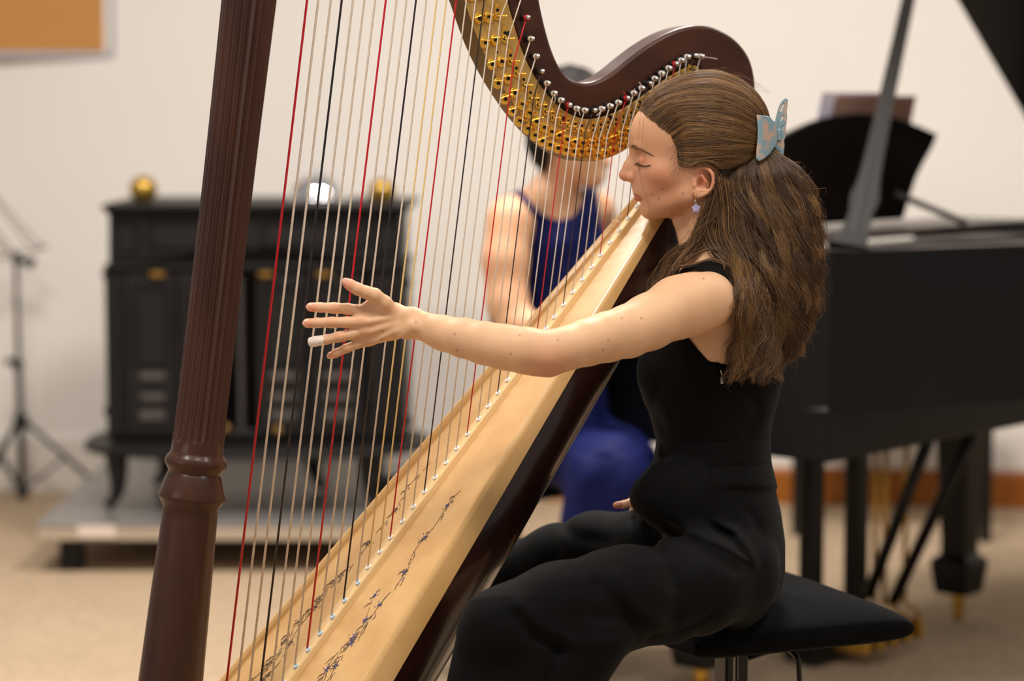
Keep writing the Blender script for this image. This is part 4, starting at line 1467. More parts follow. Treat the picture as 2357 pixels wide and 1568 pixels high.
m = bpy.data.materials.new('brown_hair'); m.use_nodes = True
nt = m.node_tree; b = nt.nodes['Principled BSDF']
hi_ = nt.nodes.new('ShaderNodeAttribute'); hi_.attribute_name = 'shade'; cr = nt.nodes.new('ShaderNodeValToRGB')
cr.color_ramp.elements[0].color = lin((44, 28, 16)); cr.color_ramp.elements[0].position = 0
cr.color_ramp.elements[1].color = lin((178, 134, 82)); cr.color_ramp.elements[1].position = 1
e_ = cr.color_ramp.elements.new(.55); e_.color = lin((92, 64, 38))
nt.links.new(hi_.outputs['Fac'], cr.inputs['Fac']); nt.links.new(cr.outputs[0], b.inputs['Base Color'])
b.inputs['Roughness'].default_value = .42; b.inputs['Specular IOR Level'].default_value = .5
M['hair'] = m

def resample(P, n):
    """P (k,3) -> n points by catmull-rom"""
    k = len(P)
    t = np.linspace(0, k - 1 - 1e-6, n); i = t.astype(int); f = (t - i)[:, None]
    Pp = np.vstack([2 * P[0] - P[1], P, 2 * P[-1] - P[-2]])
    p0, p1, p2, p3 = Pp[i], Pp[i + 1], Pp[i + 2], Pp[i + 3]
    return .5 * ((2 * p1) + (p2 - p0) * f + (2 * p0 - 5 * p1 + 4 * p2 - p3) * f ** 2 + (3 * p1 - p0 - 3 * p2 + p3) * f ** 3)

def H2(A):
    A = np.asarray(A, float)
    return HO + ((A[..., 0:1] - 1600) * hx - (A[..., 1:2] - 400) * hy + A[..., 2:3] * hz) * SH

def hair_obj(name, strands, r0, r1, parent, material, shade=None):
    """strands: (N, n, 3) array in world space"""
    N, n, _ = strands.shape
    hc = bpy.data.hair_curves.new(name)
    hc.add_curves([n] * N)
    org = ORG[parent.name]
    hc.position_data.foreach_set('vector', (strands - org).astype(np.float32).ravel())
    ra = hc.attributes.get('radius') or hc.attributes.new('radius', 'FLOAT', 'POINT')
    rr = np.tile(np.linspace(r0, r1, n), N).astype(np.float32)
    ra.data.foreach_set('value', rr)
    rsh = np.random.RandomState(N)
    sh = rsh.rand(N) if shade is None else np.clip(.72 * shade + .28 * rsh.rand(N), 0, 1)
    at = hc.attributes.new('shade', 'FLOAT', 'CURVE')
    at.data.foreach_set('value', sh.astype(np.float32))
    hc.materials.append(material)
    o = bpy.data.objects.new(name, hc)
    COL.objects.link(o); o.parent = parent
    ORG[o.name] = org
    return o

def more(S, sh, k, rad):
    r = np.random.RandomState(len(S) + k)
    out = [S]
    n = S.shape[1]
    t = np.linspace(.25, 1, n)[None, :, None]
    for j in range(k - 1):
        a = r.randn(len(S), 1, 3) * rad * SH
        b_ = r.randn(len(S), 1, 3) * rad * SH
        out.append(S + (a * t + b_ * t * t))
    return np.concatenate(out), np.tile(sh, k)
# guides over the scalp
GA = np.array([
    [(1471, 251), (1510, 206), (1560, 176), (1610, 167), (1665, 172), (1715, 199), (1745, 236), (1757, 276)],
    [(1480, 256), (1520, 225), (1570, 204), (1620, 198), (1670, 207), (1715, 230), (1742, 258), (1754, 290)],
    [(1503, 275), (1545, 252), (1590, 243), (1635, 243), (1680, 252), (1715, 268), (1740, 287), (1752, 306)],
    [(1551, 309), (1580, 293), (1610, 290), (1640, 293), (1675, 300), (1705, 308), (1732, 317), (1750, 323)],
    [(1560, 334), (1590, 330), (1620, 330), (1650, 332), (1680, 333), (1710, 336), (1732, 338), (1750, 339)],
    [(1562, 376), (1585, 381), (1610, 376), (1640, 371), (1670, 366), (1700, 360), (1728, 355), (1748, 353)],
    [(1600, 386), (1625, 382), (1645, 388), (1665, 392), (1690, 388), (1712, 378), (1734, 366), (1750, 358)]], float)
GL = np.array([[0, 0, 0, 0, 0, 0, 0, 0], [24, 40, 48, 50, 50, 44, 36, 28], [50, 70, 80, 84, 80, 70, 56, 44], [80, 92, 98, 100, 96, 84, 66, 50], [88, 98, 104, 104, 98, 86, 68, 52], [90, 98, 102, 102, 96, 84, 66, 52], [92, 98, 98, 92, 84, 74, 60, 50]], float)
def groupA(N, side, seed):
    r = np.random.RandomState(seed)
    n = 14
    out = np.zeros((N, n, 3)); offs = np.zeros((N, n)); shd = np.zeros(N)
    ncl = 130
    ca = np.sort(r.rand(ncl)) ** .9
    for i in range(N):
        cl = r.randint(ncl)
        a = np.clip(ca[cl] + r.randn() * .006, 0, 1) if r.rand() < .75 else r.rand()
        g = a * .955 * (len(GA) - 1); k = min(int(g), len(GA) - 2); f = g - k
        G2 = GA[k] * (1 - f) + GA[k + 1] * f; L = GL[k] * (1 - f) + GL[k + 1] * f
        P = resample(np.column_stack([G2, L]), 40)
        s0 = max(0, r.rand() * 1.5 - .75) * .8
        if r.rand() < .4: s0 = 0
        idx = np.linspace(s0 * 39, 39, n)
        i0 = np.clip(idx.astype(int), 0, 38); ff = (idx - i0)[:, None]
        Q = P[i0] * (1 - ff) + P[i0 + 1] * ff
        ph = (cl * 1.7) % 6.28; shd[i] = (cl * .618) % 1
        t = np.linspace(0, 1, n)
        Q[:, 1] += 2.2 * np.sin(t * 7 + ph) * t + r.randn() * 1.3 + 1.5 * np.sin(t * 16 + ph * 3 + r.rand())
        Q[:, 2] *= side
        out[i] = Q
        offs[i] = 8.5 + 3.0 * (.5 + .5 * math.sin(cl * 2.4)) + r.rand() * 2.2 + 1.2 * np.sin(t * 5 + ph) + 2.0 * np.sin(t * math.pi)
        offs[i][0] = 1.5 + 5 * (s0 > .02)
        offs[i][1] = min(offs[i][1], 6.5 + 3 * (s0 > .02))
    W = H2(out).reshape(-1, 3)
    W = project(W, (offs * SH).ravel(), it=5)
    return W.reshape(N, n, 3), shd
class _chunk:      # the field skips far solids per call, so feed it local batches
    pass
A1, h1 = groupA(8500, 1, 1); A2, h2 = groupA(2000, -1, 2)
print('hairA', _t.time() - _t0)
AA, hh = more(np.concatenate([A1, A2]), np.concatenate([h1, h2]), 2, 1.2)
hair_obj('hair_strands', AA, .00017, .00014, player, M['hair'], hh)

# long hair
YS = np.array([345, 385, 440, 500, 560, 620, 690, 760, 830, 860], float)
GB = np.array([[1652, 1650, 1648, 1660, 1682, 1695, 1700, 1706, 1682, 1668],
               [1715, 1704, 1700, 1712, 1728, 1738, 1742, 1744, 1728, 1716],
               [1752, 1760, 1774, 1792, 1802, 1808, 1806, 1796, 1772, 1764],
               [1778, 1835, 1868, 1880, 1883, 1882, 1873, 1852, 1822, 1800]], float)
def longhair(N, seed, curl, lmin, lmax, spread=1.0):
    r = np.random.RandomState(seed)
    n = 26
    S = np.zeros((N, n, 3)); shd = np.zeros(N)
    ncl = 170
    cb = r.rand(ncl); cc = np.sqrt(r.rand(ncl)) * np.where(r.rand(ncl) < .84, 1, -1); cph = r.rand(ncl) * 6.28; cwl = r.uniform(105, 210, ncl); cend = r.uniform(lmin, lmax, ncl); cam_ = r.uniform(.5, 1.5, ncl) * curl
    for i in range(N):
        c = r.randint(ncl); shd[i] = (c * .618) % 1
        b = np.clip(cb[c] + r.randn() * .018 * spread, 0, 1)
        lat = np.clip(cc[c] + r.randn() * .05 * spread, -1, 1)
        yend = cend[c] + r.randn() * 10 - 26 * (b > .85) + (-30 if b < .5 and b > .08 and cph[c] > 3 else 0)
        y0 = np.interp(b, [0, .3, .6, 1], [386, 366, 352, 345]) + r.randn() * 5
        y = np.linspace(y0, yend, n)
        g = b * 3; k = min(int(g), 2); f = g - k
        X0 = np.interp(y, YS, GB[k]) * (1 - f) + np.interp(y, YS, GB[k + 1]) * f
        t = (y - y0) / (yend - y0)
        env = np.interp(t, [0, .15, .6, 1], [0, .5, 1, 1.3])
        wv = np.sin((y - y0) / cwl[c] * 6.28 + cph[c] + r.randn() * .12)
        X = X0 + cam_[c] * 6.0 * wv * env + 1.2 * env * np.sin(y * .13 + r.rand() * 6.3) + .5 * env * np.sin(y * .3 + r.rand() * 6.3) + r.randn() * 1.2 * t + 4 * env * np.sin(y * .11 + cph[c] * 2) * .35
        w0 = np.interp(y, [350, 400, 500, 620, 700, 800, 860], [48, 80, 104, 126, 128, 108, 80])
        L = 10 + w0 * lat * np.sqrt(np.maximum(.05, 1 - (2 * b - 1) ** 2 * .85)) + cam_[c] * 4.5 * np.cos((y - y0) / cwl[c] * 6.28 + cph[c]) * env
        if b < .12: L = np.maximum(L, np.interp(y, [400, 500, 600, 700, 850], [70, 80, 118, 150, 165]) - 20 + 14 * lat) if lat > 0 else L
        curlend = np.clip((t - .86) / .14, 0, 1) ** 2
        X = X + curlend * 14 * math.sin(cph[c] * 3)
        S[i] = np.column_stack([X, y - curlend * 6, L])
    W = H2(S).reshape(-1, 3)
    side = np.sign((W - HO) @ hz - 20 * SH)
    lay = np.repeat(4 + 20 * r.rand(N), n)
    for _ in range(6):
        d = tors(W) - lay * SH
        W = W + hz * (np.clip(-d, 0, .012) * 1.3 * side)[:, None]
    return W.reshape(N, n, 3), shd
LH, ls = longhair(14000, 11, 1.7, 800, 862)
LH, ls = more(LH, ls, 2, 2.2)
hair_obj('hair_strands', LH, .00018, .00013, player, M['hair'], ls)
LH, ls = longhair(1300, 12, 3.2, 700, 850, 4.0)
hair_obj('hair_strands', LH, .00014, .0001, player, M['hair'], ls)

def lock(pts, w0, w1, N, seed, n=22, wob=2.0):
    r = np.random.RandomState(seed)
    P = resample(np.array(pts, float), n)
    out = np.zeros((N, n, 3)); t = np.linspace(0, 1, n)
    for i in range(N):
        a = r.randn(3) * (w0 * (1 - t) + w1 * t)[:, None]
        ph = r.rand() * 6.28
        out[i] = P + a + np.column_stack([np.sin(t * 9 + ph), np.cos(t * 7 + ph), np.sin(t * 8 + ph)]) * wob * t[:, None]
    return H2(out)
LK = [lock([(1648, 440, 84), (1636, 480, 84), (1628, 520, 84), (1646, 570, 96), (1690, 620, 130), (1712, 670, 160)], 9, 6, 300, 21),
      lock([(1640, 450, 86), (1618, 490, 84), (1606, 530, 84), (1594, 562, 88), (1570, 592, 92), (1556, 612, 96)], 3.5, 4.5, 110, 22),
      lock([(1634, 470, 82), (1612, 512, 80), (1588, 560, 78), (1556, 580, 66), (1532, 610, 60), (1512, 650, 62), (1500, 684, 66)], 4, 7, 90, 23, wob=5),
      lock([(1640, 500, 84), (1606, 560, 84), (1572, 575, 70), (1546, 600, 62), (1536, 640, 66), (1516, 668, 70)], 5, 9, 70, 24, wob=6),
      lock([(1562, 614, 92), (1590, 590, 104), (1625, 572, 110), (1662, 574, 116), (1692, 598, 130)], 1.2, 1.5, 46, 25, wob=1),
      lock([(1560, 610, 100), (1592, 606, 112), (1640, 596, 124), (1690, 612, 160)], 1.0, 2.5, 22, 26, wob=1),
      lock([(1660, 420, 90), (1668, 480, 92), (1672, 540, 100), (1700, 600, 120), (1716, 680, 150)], 11, 8, 420, 27),
      lock([(1640, 404, 96), (1656, 440, 94), (1650, 480, 92), (1622, 515, 90), (1604, 545, 90)], 5, 6, 200, 28, wob=4),
      lock([(1672, 740, 168), (1690, 790, 172), (1700, 815, 170), (1682, 830, 172), (1664, 832, 174)], 8, 4, 240, 29, wob=5),
      lock([(1664, 600, 150), (1676, 680, 178), (1682, 740, 186), (1676, 790, 186), (1673, 822, 186)], .8, .6, 14, 30, wob=1)]
hair_obj('hair_strands', np.concatenate(LK), .0002, .00014, player, M['hair'])
# flyaways and the thin strands across the face
FLY = []
for i in range(300):
    y = rs.uniform(340, 830)
    x = np.interp(y, YS, GB[3]) - rs.uniform(2, 30)
    dx = rs.uniform(8, 34); dy = rs.uniform(-18, 40)
    L = rs.uniform(-60, 70)
    P = np.array([(x, y, L), (x + dx * .5, y + dy * .2, L + 4), (x + dx, y + dy * .6, L + 6), (x + dx * rs.uniform(.5, 1.2), y + dy + rs.uniform(-4, 24), L)])
    FLY.append(resample(P, 14))
for i in range(40):
    k = rs.uniform(0, 6); i0 = int(k); P0 = GA[0][i0] * (1 - k + i0) + GA[0][i0 + 1] * (k - i0)
    L = rs.uniform(-20, 30)
    P = np.array([(P0[0] - 26, P0[1] + 3, L), (P0[0], P0[1] - rs.uniform(3, 9), L), (P0[0] + 22, P0[1] - rs.uniform(-3, 11), L), (P0[0] + 50, P0[1] + 8, L)])
    FLY.append(resample(P, 14))
for P in ([(1484, 272, 70), (1482, 310, 74), (1476, 350, 72), (1474, 380, 66), (1476, 410, 60), (1484, 440, 58), (1494, 470, 52), (1496, 500, 44)],
          [(1476, 258, 50), (1472, 300, 62), (1470, 340, 66), (1474, 390, 62), (1480, 430, 56)],
          [(1566, 380, 98), (1563, 400, 98), (1568, 418, 96), (1578, 436, 92)],
          [(1601, 490, 80), (1588, 470, 86), (1575, 478, 84), (1590, 496, 80)], [(1490, 500, 40), (1486, 520, 40), (1482, 545, 50)], [(1496, 502, 40), (1494, 530, 50), (1488, 560, 60)]):
    for j in range(1):
        FLY.append(resample(np.array(P, float) + rs.randn(3) * .8, 14))
for i in range(26):     # fringe of fine hair at the temple
    a = rs.rand(); x = 1557 + rs.randn() * 4 + 8 * a; y = 330 + 60 * a
    FLY.append(resample(np.array([(x + 14, y - 6, 96), (x, y + 2, 97), (x - 8 + rs.randn() * 4, y + 12, 97), (x - 10 + rs.randn() * 6, y + 22, 96)]), 14))
hair_obj('loose_strands', H2(np.array(FLY)), .00015, .00009, player, M['hair'])
print('hair', _t.time() - _t0)
# ------------------------------------------------------------------ the stool she sits on
an = math.radians(22.9)
E1 = np.array([math.cos(an), math.sin(an), 0]); E2 = np.array([-math.sin(an), math.cos(an), 0]); E3 = np.array([0, 0, 1.0])
SA = onZ(2088, 1425, .60)
SC = SA - E1 * .172 + E2 * .222
stool = empty('piano_stool', (SC[0], SC[1], 0), 'black velvet padded stool under the seated woman in black, on a square metal column', 'stool')
V = []; F = []
nu = 28
def pill(u, v):
    """u, v in -1..1 -> height factor of the padding"""
    return (max(0, 1 - abs(u) ** 7) * max(0, 1 - abs(v) ** 7)) ** .24
for sgn in (1, -1):
    for i in range(nu + 1):
        for j in range(nu + 1):
            u = math.sin((i / nu - .5) * math.pi); v = math.sin((j / nu - .5) * math.pi)
            h = pill(u, v)
            z = .587 + (sgn * (.024 if sgn > 0 else .026)) * h + (.016 * (1 - u * u) * (1 - v * v) if sgn > 0 else 0)
            V.append(SC + E1 * .18 * u + E2 * .23 * v + E3 * (z - SC[2]))
n1 = (nu + 1) ** 2
for i in range(nu):
    for j in range(nu):
        a = i * (nu + 1) + j
        F.append((a, a + nu + 1, a + nu + 2, a + 1)); F.append((n1 + a, n1 + a + 1, n1 + a + nu + 2, n1 + a + nu + 1))
obj('cushion', V, F, M['velvet'], stool, True)
rot = [E1, E2, E3]
c0 = np.array([SC[0], SC[1], 0])
MB().box(c0 + [0, 0, .545], (.12, .12, .03), rot, .003).build('seat_plate', M['bmetal'], stool)
MB().box(c0 + [0, 0, .47], (.040, .040, .13), rot, .003).build('inner_column', M['bmetal'], stool)
MB().box(c0 + [0, 0, .25], (.052, .052, .43), rot, .004).box(c0 + [0, 0, .462], (.06, .06, .012), rot, .003).build('outer_column', M['bmetal'], stool)
lv = [c0 + E3 * .505 + E1 * .02, onY(1800, 1492, 3.62), onY(1822, 1500, 3.6), onY(1836, 1520, 3.59), onY(1840, 1568, 3.59), onY(1842, 1640, 3.59)]
MB().tube(smooth_poly(lv, 5), .0042, 10).build('lever', M['bmetal'], stool, True)
for a in (0, 1, 2, 3):
    dv = E1 * math.cos(a * math.pi / 2 + .78) + E2 * math.sin(a * math.pi / 2 + .78)
    pv = np.cross(E3, dv)
    MB().box(c0 + dv * .13 + [0, 0, .03], (.26, .045, .03), [dv, pv, E3], .004).box(c0 + dv * .25 + [0, 0, .008], (.03, .03, .016), [dv, pv, E3], .003).build('foot', M['bmetal'], stool)

# ------------------------------------------------------------------ grand piano
PL = np.array([.75, -.66, 0]); PL /= np.linalg.norm(PL)
PK = np.array([.66, .75, 0]); PK /= np.linalg.norm(PK)
PO = np.array([.144, 5.663, 0])
def PP_(l, k, z): return PO + PL * l + PK * k + E3 * z
pno = empty('grand_piano', tuple(PP_(.9, .8, 0)), 'black grand piano with raised lid standing behind the seated harpist', 'piano')
RT = 1.04; RBZ = .69
out = smooth_poly([(.40, 0), (.66, 0), (.745, .03), (.81, .14), (.87, .34), (.96, .56), (1.12, .76), (1.36, .92), (1.62, 1.02), (1.80, 1.14), (1.86, 1.30), (1.80, 1.44), (1.66, 1.5), (1.2, 1.5), (.4, 1.5)], 5)
out2 = [(p[0], p[1]) for p in out]
def inset(pts, d):
    r = []
    n = len(pts)
    for i in range(n):
        a = np.array(pts[max(i - 1, 0)]); b = np.array(pts[min(i + 1, n - 1)])
        t = (b - a) / (np.linalg.norm(b - a) + 1e-9)
        r.append((pts[i][0] - t[1] * d, pts[i][1] + t[0] * d))
    return r
inn = inset(out2, .045)
V = []; F = []
for (a, b) in zip(out2, inn):
    V += [PP_(a[0], a[1], RBZ), PP_(a[0], a[1], RT - .006), PP_(a[0], a[1], RT), PP_(b[0], b[1], RT), PP_(b[0], b[1], RBZ)]
for i in range(len(out2) - 1):
    for k in range(5):
        F.append((i * 5 + k, (i + 1) * 5 + k, (i + 1) * 5 + (k + 1) % 5, i * 5 + (k + 1) % 5))
F.append((0, 1, 2, 3, 4)); F.append(tuple(range((len(out2) - 1) * 5, len(out2) * 5))[::-1])
obj('rim', V, F, M['piano'], pno, 'auto')
# lit top edge of the rim, highlight put in as a paler strip
V = []; F = []
for (a, b) in zip(inset(out2, .002), inset(out2, .043)):
    V += [PP_(a[0], a[1], RT + .0005), PP_(a[0], a[1], RT + .003), PP_(b[0], b[1], RT + .003), PP_(b[0], b[1], RT + .0005)]
for i in range(len(out2) - 1):
    for k in range(4):
        F.append((i * 4 + k, (i + 1) * 4 + k, (i + 1) * 4 + (k + 1) % 4, i * 4 + (k + 1) % 4))
obj('rim_lit_edge', V, F, M['lit_edge'], pno, 'auto')
Vp, Fp = prismg([PP_(a[0], a[1], .905) for a in inn], E3 * .02)
obj('iron_frame', Vp, Fp, mat('bronze_frame', (150, 96, 40), .4, metal=.7, var=.3, scale=9), pno, 'auto')
ms = MB()
for k in range(36):
    kk = .12 + k * .036
    ms.tube([PP_(.46, kk, .945), PP_(float(np.interp(kk, [.1, .34, .56, .76, .92, 1.14, 1.4], [.64, .78, .88, 1.02, 1.25, 1.6, 1.72])), kk, .945)], .0011, 4)
ms.build('strings', M['brass_dull'], pno, True)
mb2 = MB()
for k in range(5):
    l1_ = float(np.interp(.5 + .2 * k, [.34, .56, .76, .92, 1.02, 1.14, 1.3], [.82, .90, 1.05, 1.28, 1.52, 1.70, 1.76]))
    mb2.box(PP_((.5 + l1_) / 2, .5 + .2 * k, .95), (l1_ - .5, .03, .04), [PL, PK, E3], .006)
mb2.box(PP_(.50, .75, .985), (.09, 1.36, .03), [PL, PK, E3], .005)
mb2.build('frame_braces', mat('frame_bar', (96, 62, 30), .4, metal=.6), pno)
Vp, Fp = prismg([PP_(a[0], a[1], .69) for a in inn], E3 * .02)
obj('bottom_board', Vp, Fp, mat('board_underside', (72, 40, 20), .7), pno, 'auto')
kb = MB(); kb.box(PP_(.36, .75, .64), (.72, 1.5, .12), [PL, PK, E3], .006)
kb.build('keybed', M['piano'], pno)
for k in (0.03, 1.47):
    MB().box(PP_(.24, k, .86), (.44, .06, .34), [PL, PK, E3], .012).build('cheek', M['piano'], pno)
MB().box(PP_(.02, .75, .72), (.03, 1.40, .07), [PL, PK, E3], .006).build('key_slip', M['piano'], pno)
MB().box(PP_(.11, .75, .735), (.15, 1.36, .03), [PL, PK, E3], .003).build('white_keys', mat('ivory_key', (236, 232, 222), .25), pno)
bkm = MB()
for o7 in range(7):
    for j in (0, 1, 3, 4, 5):
        bkm.box(PP_(.14, .09 + (o7 * 7 + j + 1) * .0262, .758), (.095, .011, .014), [PL, PK, E3], .003)
bkm.build('black_keys', M['piano'], pno)
MB().box(PP_(.235, .75, .85), (.03, 1.38, .22), [PL, PK, E3], .006).box(PP_(.37, .75, 1.0), (.16, 1.42, .02), [PL, PK, E3], .005).build('fallboard', M['piano'], pno)
def pleg(l, k):
    c = PP_(l, k, 0)
    V, F = [], []
    rws = [(.61, .062), (.58, .062), (.56, .052), (.22, .036), (.18, .036), (.165, .054), (.15, .056), (.075, .046), (.07, .02)]
    for (z, r) in rws:
        for (a, b) in ((-1, -1), (1, -1), (1, 1), (-1, 1)):
            V.append(c + PL * a * r + PK * b * r + E3 * z)
    for i in range(len(rws) - 1):
        for q in range(4):
            F.append((i * 4 + q, i * 4 + (q + 1) % 4, (i + 1) * 4 + (q + 1) % 4, (i + 1) * 4 + q))
    F.append((3, 2, 1, 0)); F.append(tuple(len(V) - 4 + q for q in range(4)))
    lg = add_bevel(obj('leg', V, F, M['piano'], pno, 'auto'), .004, 2)
    m = MB(); v_, f_ = latheg(c + E3 * .03, E3, [(0, .012), (.01, .017), (.03, .019), (.045, .014)], 14); m.add(v_, f_)
    v_, f_ = latheg(c + PL * -.009 + E3 * .0225, PL, [(0, .016), (.003, .022), (.015, .022), (.018, .016)], 16); m.add(v_, f_)
    m.build('caster', M['brass_dull'], lg)
pleg(.36, .03)
q = onZ(2205, 1428, 0) - PO
pleg(float(q @ PL) - .0, float(q @ PK)) if True else None
pleg(1.6, 1.28)
# pedal lyre
for k in (.47, .665):
    MB().box(PP_(.36, k, .35), (.045, .05, .60), [PL, PK, E3], .005).build('lyre_post', M['piano'], pno)
MB().box(PP_(.36, .56, .055), (.10, .27, .085), [PL, PK, E3], .006).build('pedal_box', M['piano'], pno)
for k in (.72, .765, .86):
    MB().tube([PP_(.38, k, .10), PP_(.38, k, .62)], .0065, 8).build('pedal_rod', M['brass_dull'], pno, True)
for k in (.47, .56, .65):
    MB().box(PP_(.26, k, .05), (.14, .03, .012), [PL, PK, E3], .004).build('pedal', M['brass_dull'], pno)
pm = MB()
for k in (.50, .56, .62, .68, .74):
    pm.box(PP_(.46, k, .062), (.10, .014, .05), [PL, PK, E3], .004)
    pm.tube([PP_(.46, k, .05), PP_(.50, k, .10), PP_(.42, k + .04, .12)], .006, 6)
pm.build('pedal_levers', M['brass_dull'], pno)
for (a, b) in (((1998, 1372, 5.80), (2165, 940, 5.62)), ((2052, 1392, 5.95), (2265, 940, 5.80))):
    MB().tube([onY(*a), onY(*b)], .0155, 12).build('lyre_brace', M['piano'], pno, True)
# lid on its hinge, raised
phi = math.radians(40)
def LD(l, s, t=0.0):      # s = distance from the hinge, t = thickness direction
    return PP_(l, 1.52 - s * math.cos(phi) + t * math.sin(phi), RT + .02 + s * math.sin(phi) + t * math.cos(phi))
lidp = [(.555, 0), (.555, 1.52), (.72, 1.50), (.80, 1.38), (.88, 1.16), (.98, .94), (1.14, .74), (1.38, .58), (1.64, .48), (1.82, .36), (1.88, .2), (1.82, .06), (1.7, 0)]
V = [LD(l - .055 if l < .6 else l, s) for l, s in lidp]
nrm = LD(1, 0, .028) - LD(1, 0)
Vp, Fp = prismg(V, nrm)
add_bevel(obj('lid', Vp, Fp, M['piano_lid'], pno, 'auto'), .004, 2)
Vp, Fp = prismg([LD(l, s, .03) for l, s in [(.56, 0), (.56, 1.5), (.86, 1.46), (.93, 1.2), (.93, 0)]], nrm)
add_bevel(obj('lid_flap', Vp, Fp, M['piano'], pno, 'auto'), .004, 2)
# prop stick with a shaped foot
pb = PP_(.745, .055, RT + .004); pt_ = min((LD(l_, 1.0) for l_ in np.linspace(.1, 1, 200)), key=lambda P_: abs((CX + FPX * ((P_ - C_) @ R_) / ((P_ - C_) @ F_)) - (2087 - (CY - FPX * ((P_ - C_) @ U_) / ((P_ - C_) @ F_)) * 132 / 555)))
dirp = (pt_ - pb); Lp = np.linalg.norm(dirp); dirp /= Lp
sdp = np.cross(dirp, np.cross(R_, dirp)); sdp = R_ - dirp * (R_ @ dirp); sdp /= np.linalg.norm(sdp); thp = np.cross(dirp, sdp)
prf = [(0, -.060, .026), (.012, -.052, .025), (.03, -.040, .024), (.06, -.033, .023), (.10, -.029, .022), (.13, -.031, .027), (.155, -.034, .031), (.18, -.028, .026), (.22, -.024, .023), (.30, -.021, .020), (.46, -.019, .0175), (.7, -.0165, .0165), (Lp, -.015, .015)]
V = []; F = []
for (t, a, b) in prf:
    for (s, th_) in ((a, -.011), (b, -.011), (b, .011), (a, .011)):
        V.append(pb + dirp * t + sdp * s + thp * th_)
for i in range(len(prf) - 1):
    for k in range(4):
        F.append((i * 4 + k, i * 4 + (k + 1) % 4, (i + 1) * 4 + (k + 1) % 4, (i + 1) * 4 + k))
F.append((3, 2, 1, 0)); F.append(tuple(len(V) - 4 + k for k in range(4)))
M['prop'] = mat('prop_lacquer', (30, 27, 25), .5, spec=.12)
prop = obj('prop_stick', V, F, M['prop'], pno, 'auto')
gr_ = MB()
tf = -thp if thp[1] > 0 else thp
for s0_ in (-.012, .012):
    gr_.box(pb + dirp * .19 + sdp * s0_ + tf * .0112, (.30, .004, .001), [dirp, sdp, tf])
gr_.box(pb + dirp * .34 + tf * .0112, (.004, .028, .001), [dirp, sdp, tf])
gr_.build('groove', M['dark_screw'], prop)
# music desk
def MD(k, h, t=0.0): return PP_(.44 + h * .22 + t, k, RT + .0 + h)
def desk_pt(x, y, Y=6.25): return onY(x, y, Y)
V = []
dk = [(.10, .0), (.10, .05), (.06, .15), (.0, .23), (.2, .26), (.5, .275), (.8, .262), (1.06, .232), (1.02, .15), (.98, .05), (.97, 0)]
dk = smooth_poly([(.16, .03), (.12, .10), (.04, .19)], 4) + smooth_poly([(.02, .225), (.25, .262), (.52, .272), (.8, .258), (1.08, .222)], 5) + smooth_poly([(1.06, .19), (.99, .12), (.955, .03)], 4)
Vp, Fp = prismg([MD(.13 + k * .62, h + .02 * min(1, h / .1)) for k, h in dk], -PL * .014)
desk = add_bevel(obj('music_desk', Vp, Fp, M['piano'], pno, 'auto'), .003, 2)
dm2 = MB(); dm2.box(PP_(.42, .68, RT + .012), (.26, 1.1, .018), [PL, PK, E3], .004)
dm2.tube([MD(.66, .10), PP_(.60, .76, RT + .03)], .008, 8)
dm2.build('desk_slide', M['lit_edge'], pno)
# sheet music on the desk
def sheet(name, k0, k1, h0, h1, t, m, label, skew=.0):
    V = []
    for i in range(9):
        k = k0 + (k1 - k0) * i / 8
        for h in (h0, h1):
            V.append(MD(k + skew * (h - h0), h, t + .006 * math.sin(i / 8 * math.pi)))
    F = [(i * 2, i * 2 + 2, i * 2 + 3, i * 2 + 1) for i in range(8)]
    n = len(V)
    V += [v - PL * .002 for v in V]
    F += [tuple(n + j for j in f[::-1]) for f in F] + [(i * 2 + 1, i * 2 + 3, n + i * 2 + 3, n + i * 2 + 1) for i in range(8)] + [(i * 2, n + i * 2, n + i * 2 + 2, i * 2 + 2) for i in range(8)] + [(0, 1, n + 1, n), (16, n + 16, n + 17, 17)]
    return tag(obj(name, V, F, m, None, False), label, 'sheet music', 'music on the piano desk')
sheet('music_folder', .36, .70, .04, .335, -.022, M['paper_b'], 'brown folder of music standing on the piano desk')
sheet('sheet_music', .31, .56, .04, .342, -.032, M['paper'], 'pale lilac sheet of music sticking out left of the brown folder')

# black bench behind the piano
bx = [onZ(1835, 1232, 0), onZ(1858, 1182, 0), onZ(2266, 1247, 0)]
bx.append(bx[2] + (bx[1] - bx[0]))
bc_ = sum(bx) / 4
bench = empty('bench', (bc_[0], bc_[1], 0), 'dark bench seen under the piano against the wall', 'bench')
for p in bx:
    MB().box(p + [0, 0, .21], (.036, .036, .42), None, .004).build('leg', M['bmetal'], bench)
e1 = bx[2] - bx[0]; L1_ = np.linalg.norm(e1); e1 = e1 / L1_; e2 = np.cross(E3, e1)
dep_ = abs((bx[1] - bx[0]) @ e2)
MB().box(bc_ + [0, 0, .445], (L1_ + .06, dep_ + .06, .05), [e1, e2, E3], .012).build('seat', M['velvet'], bench)

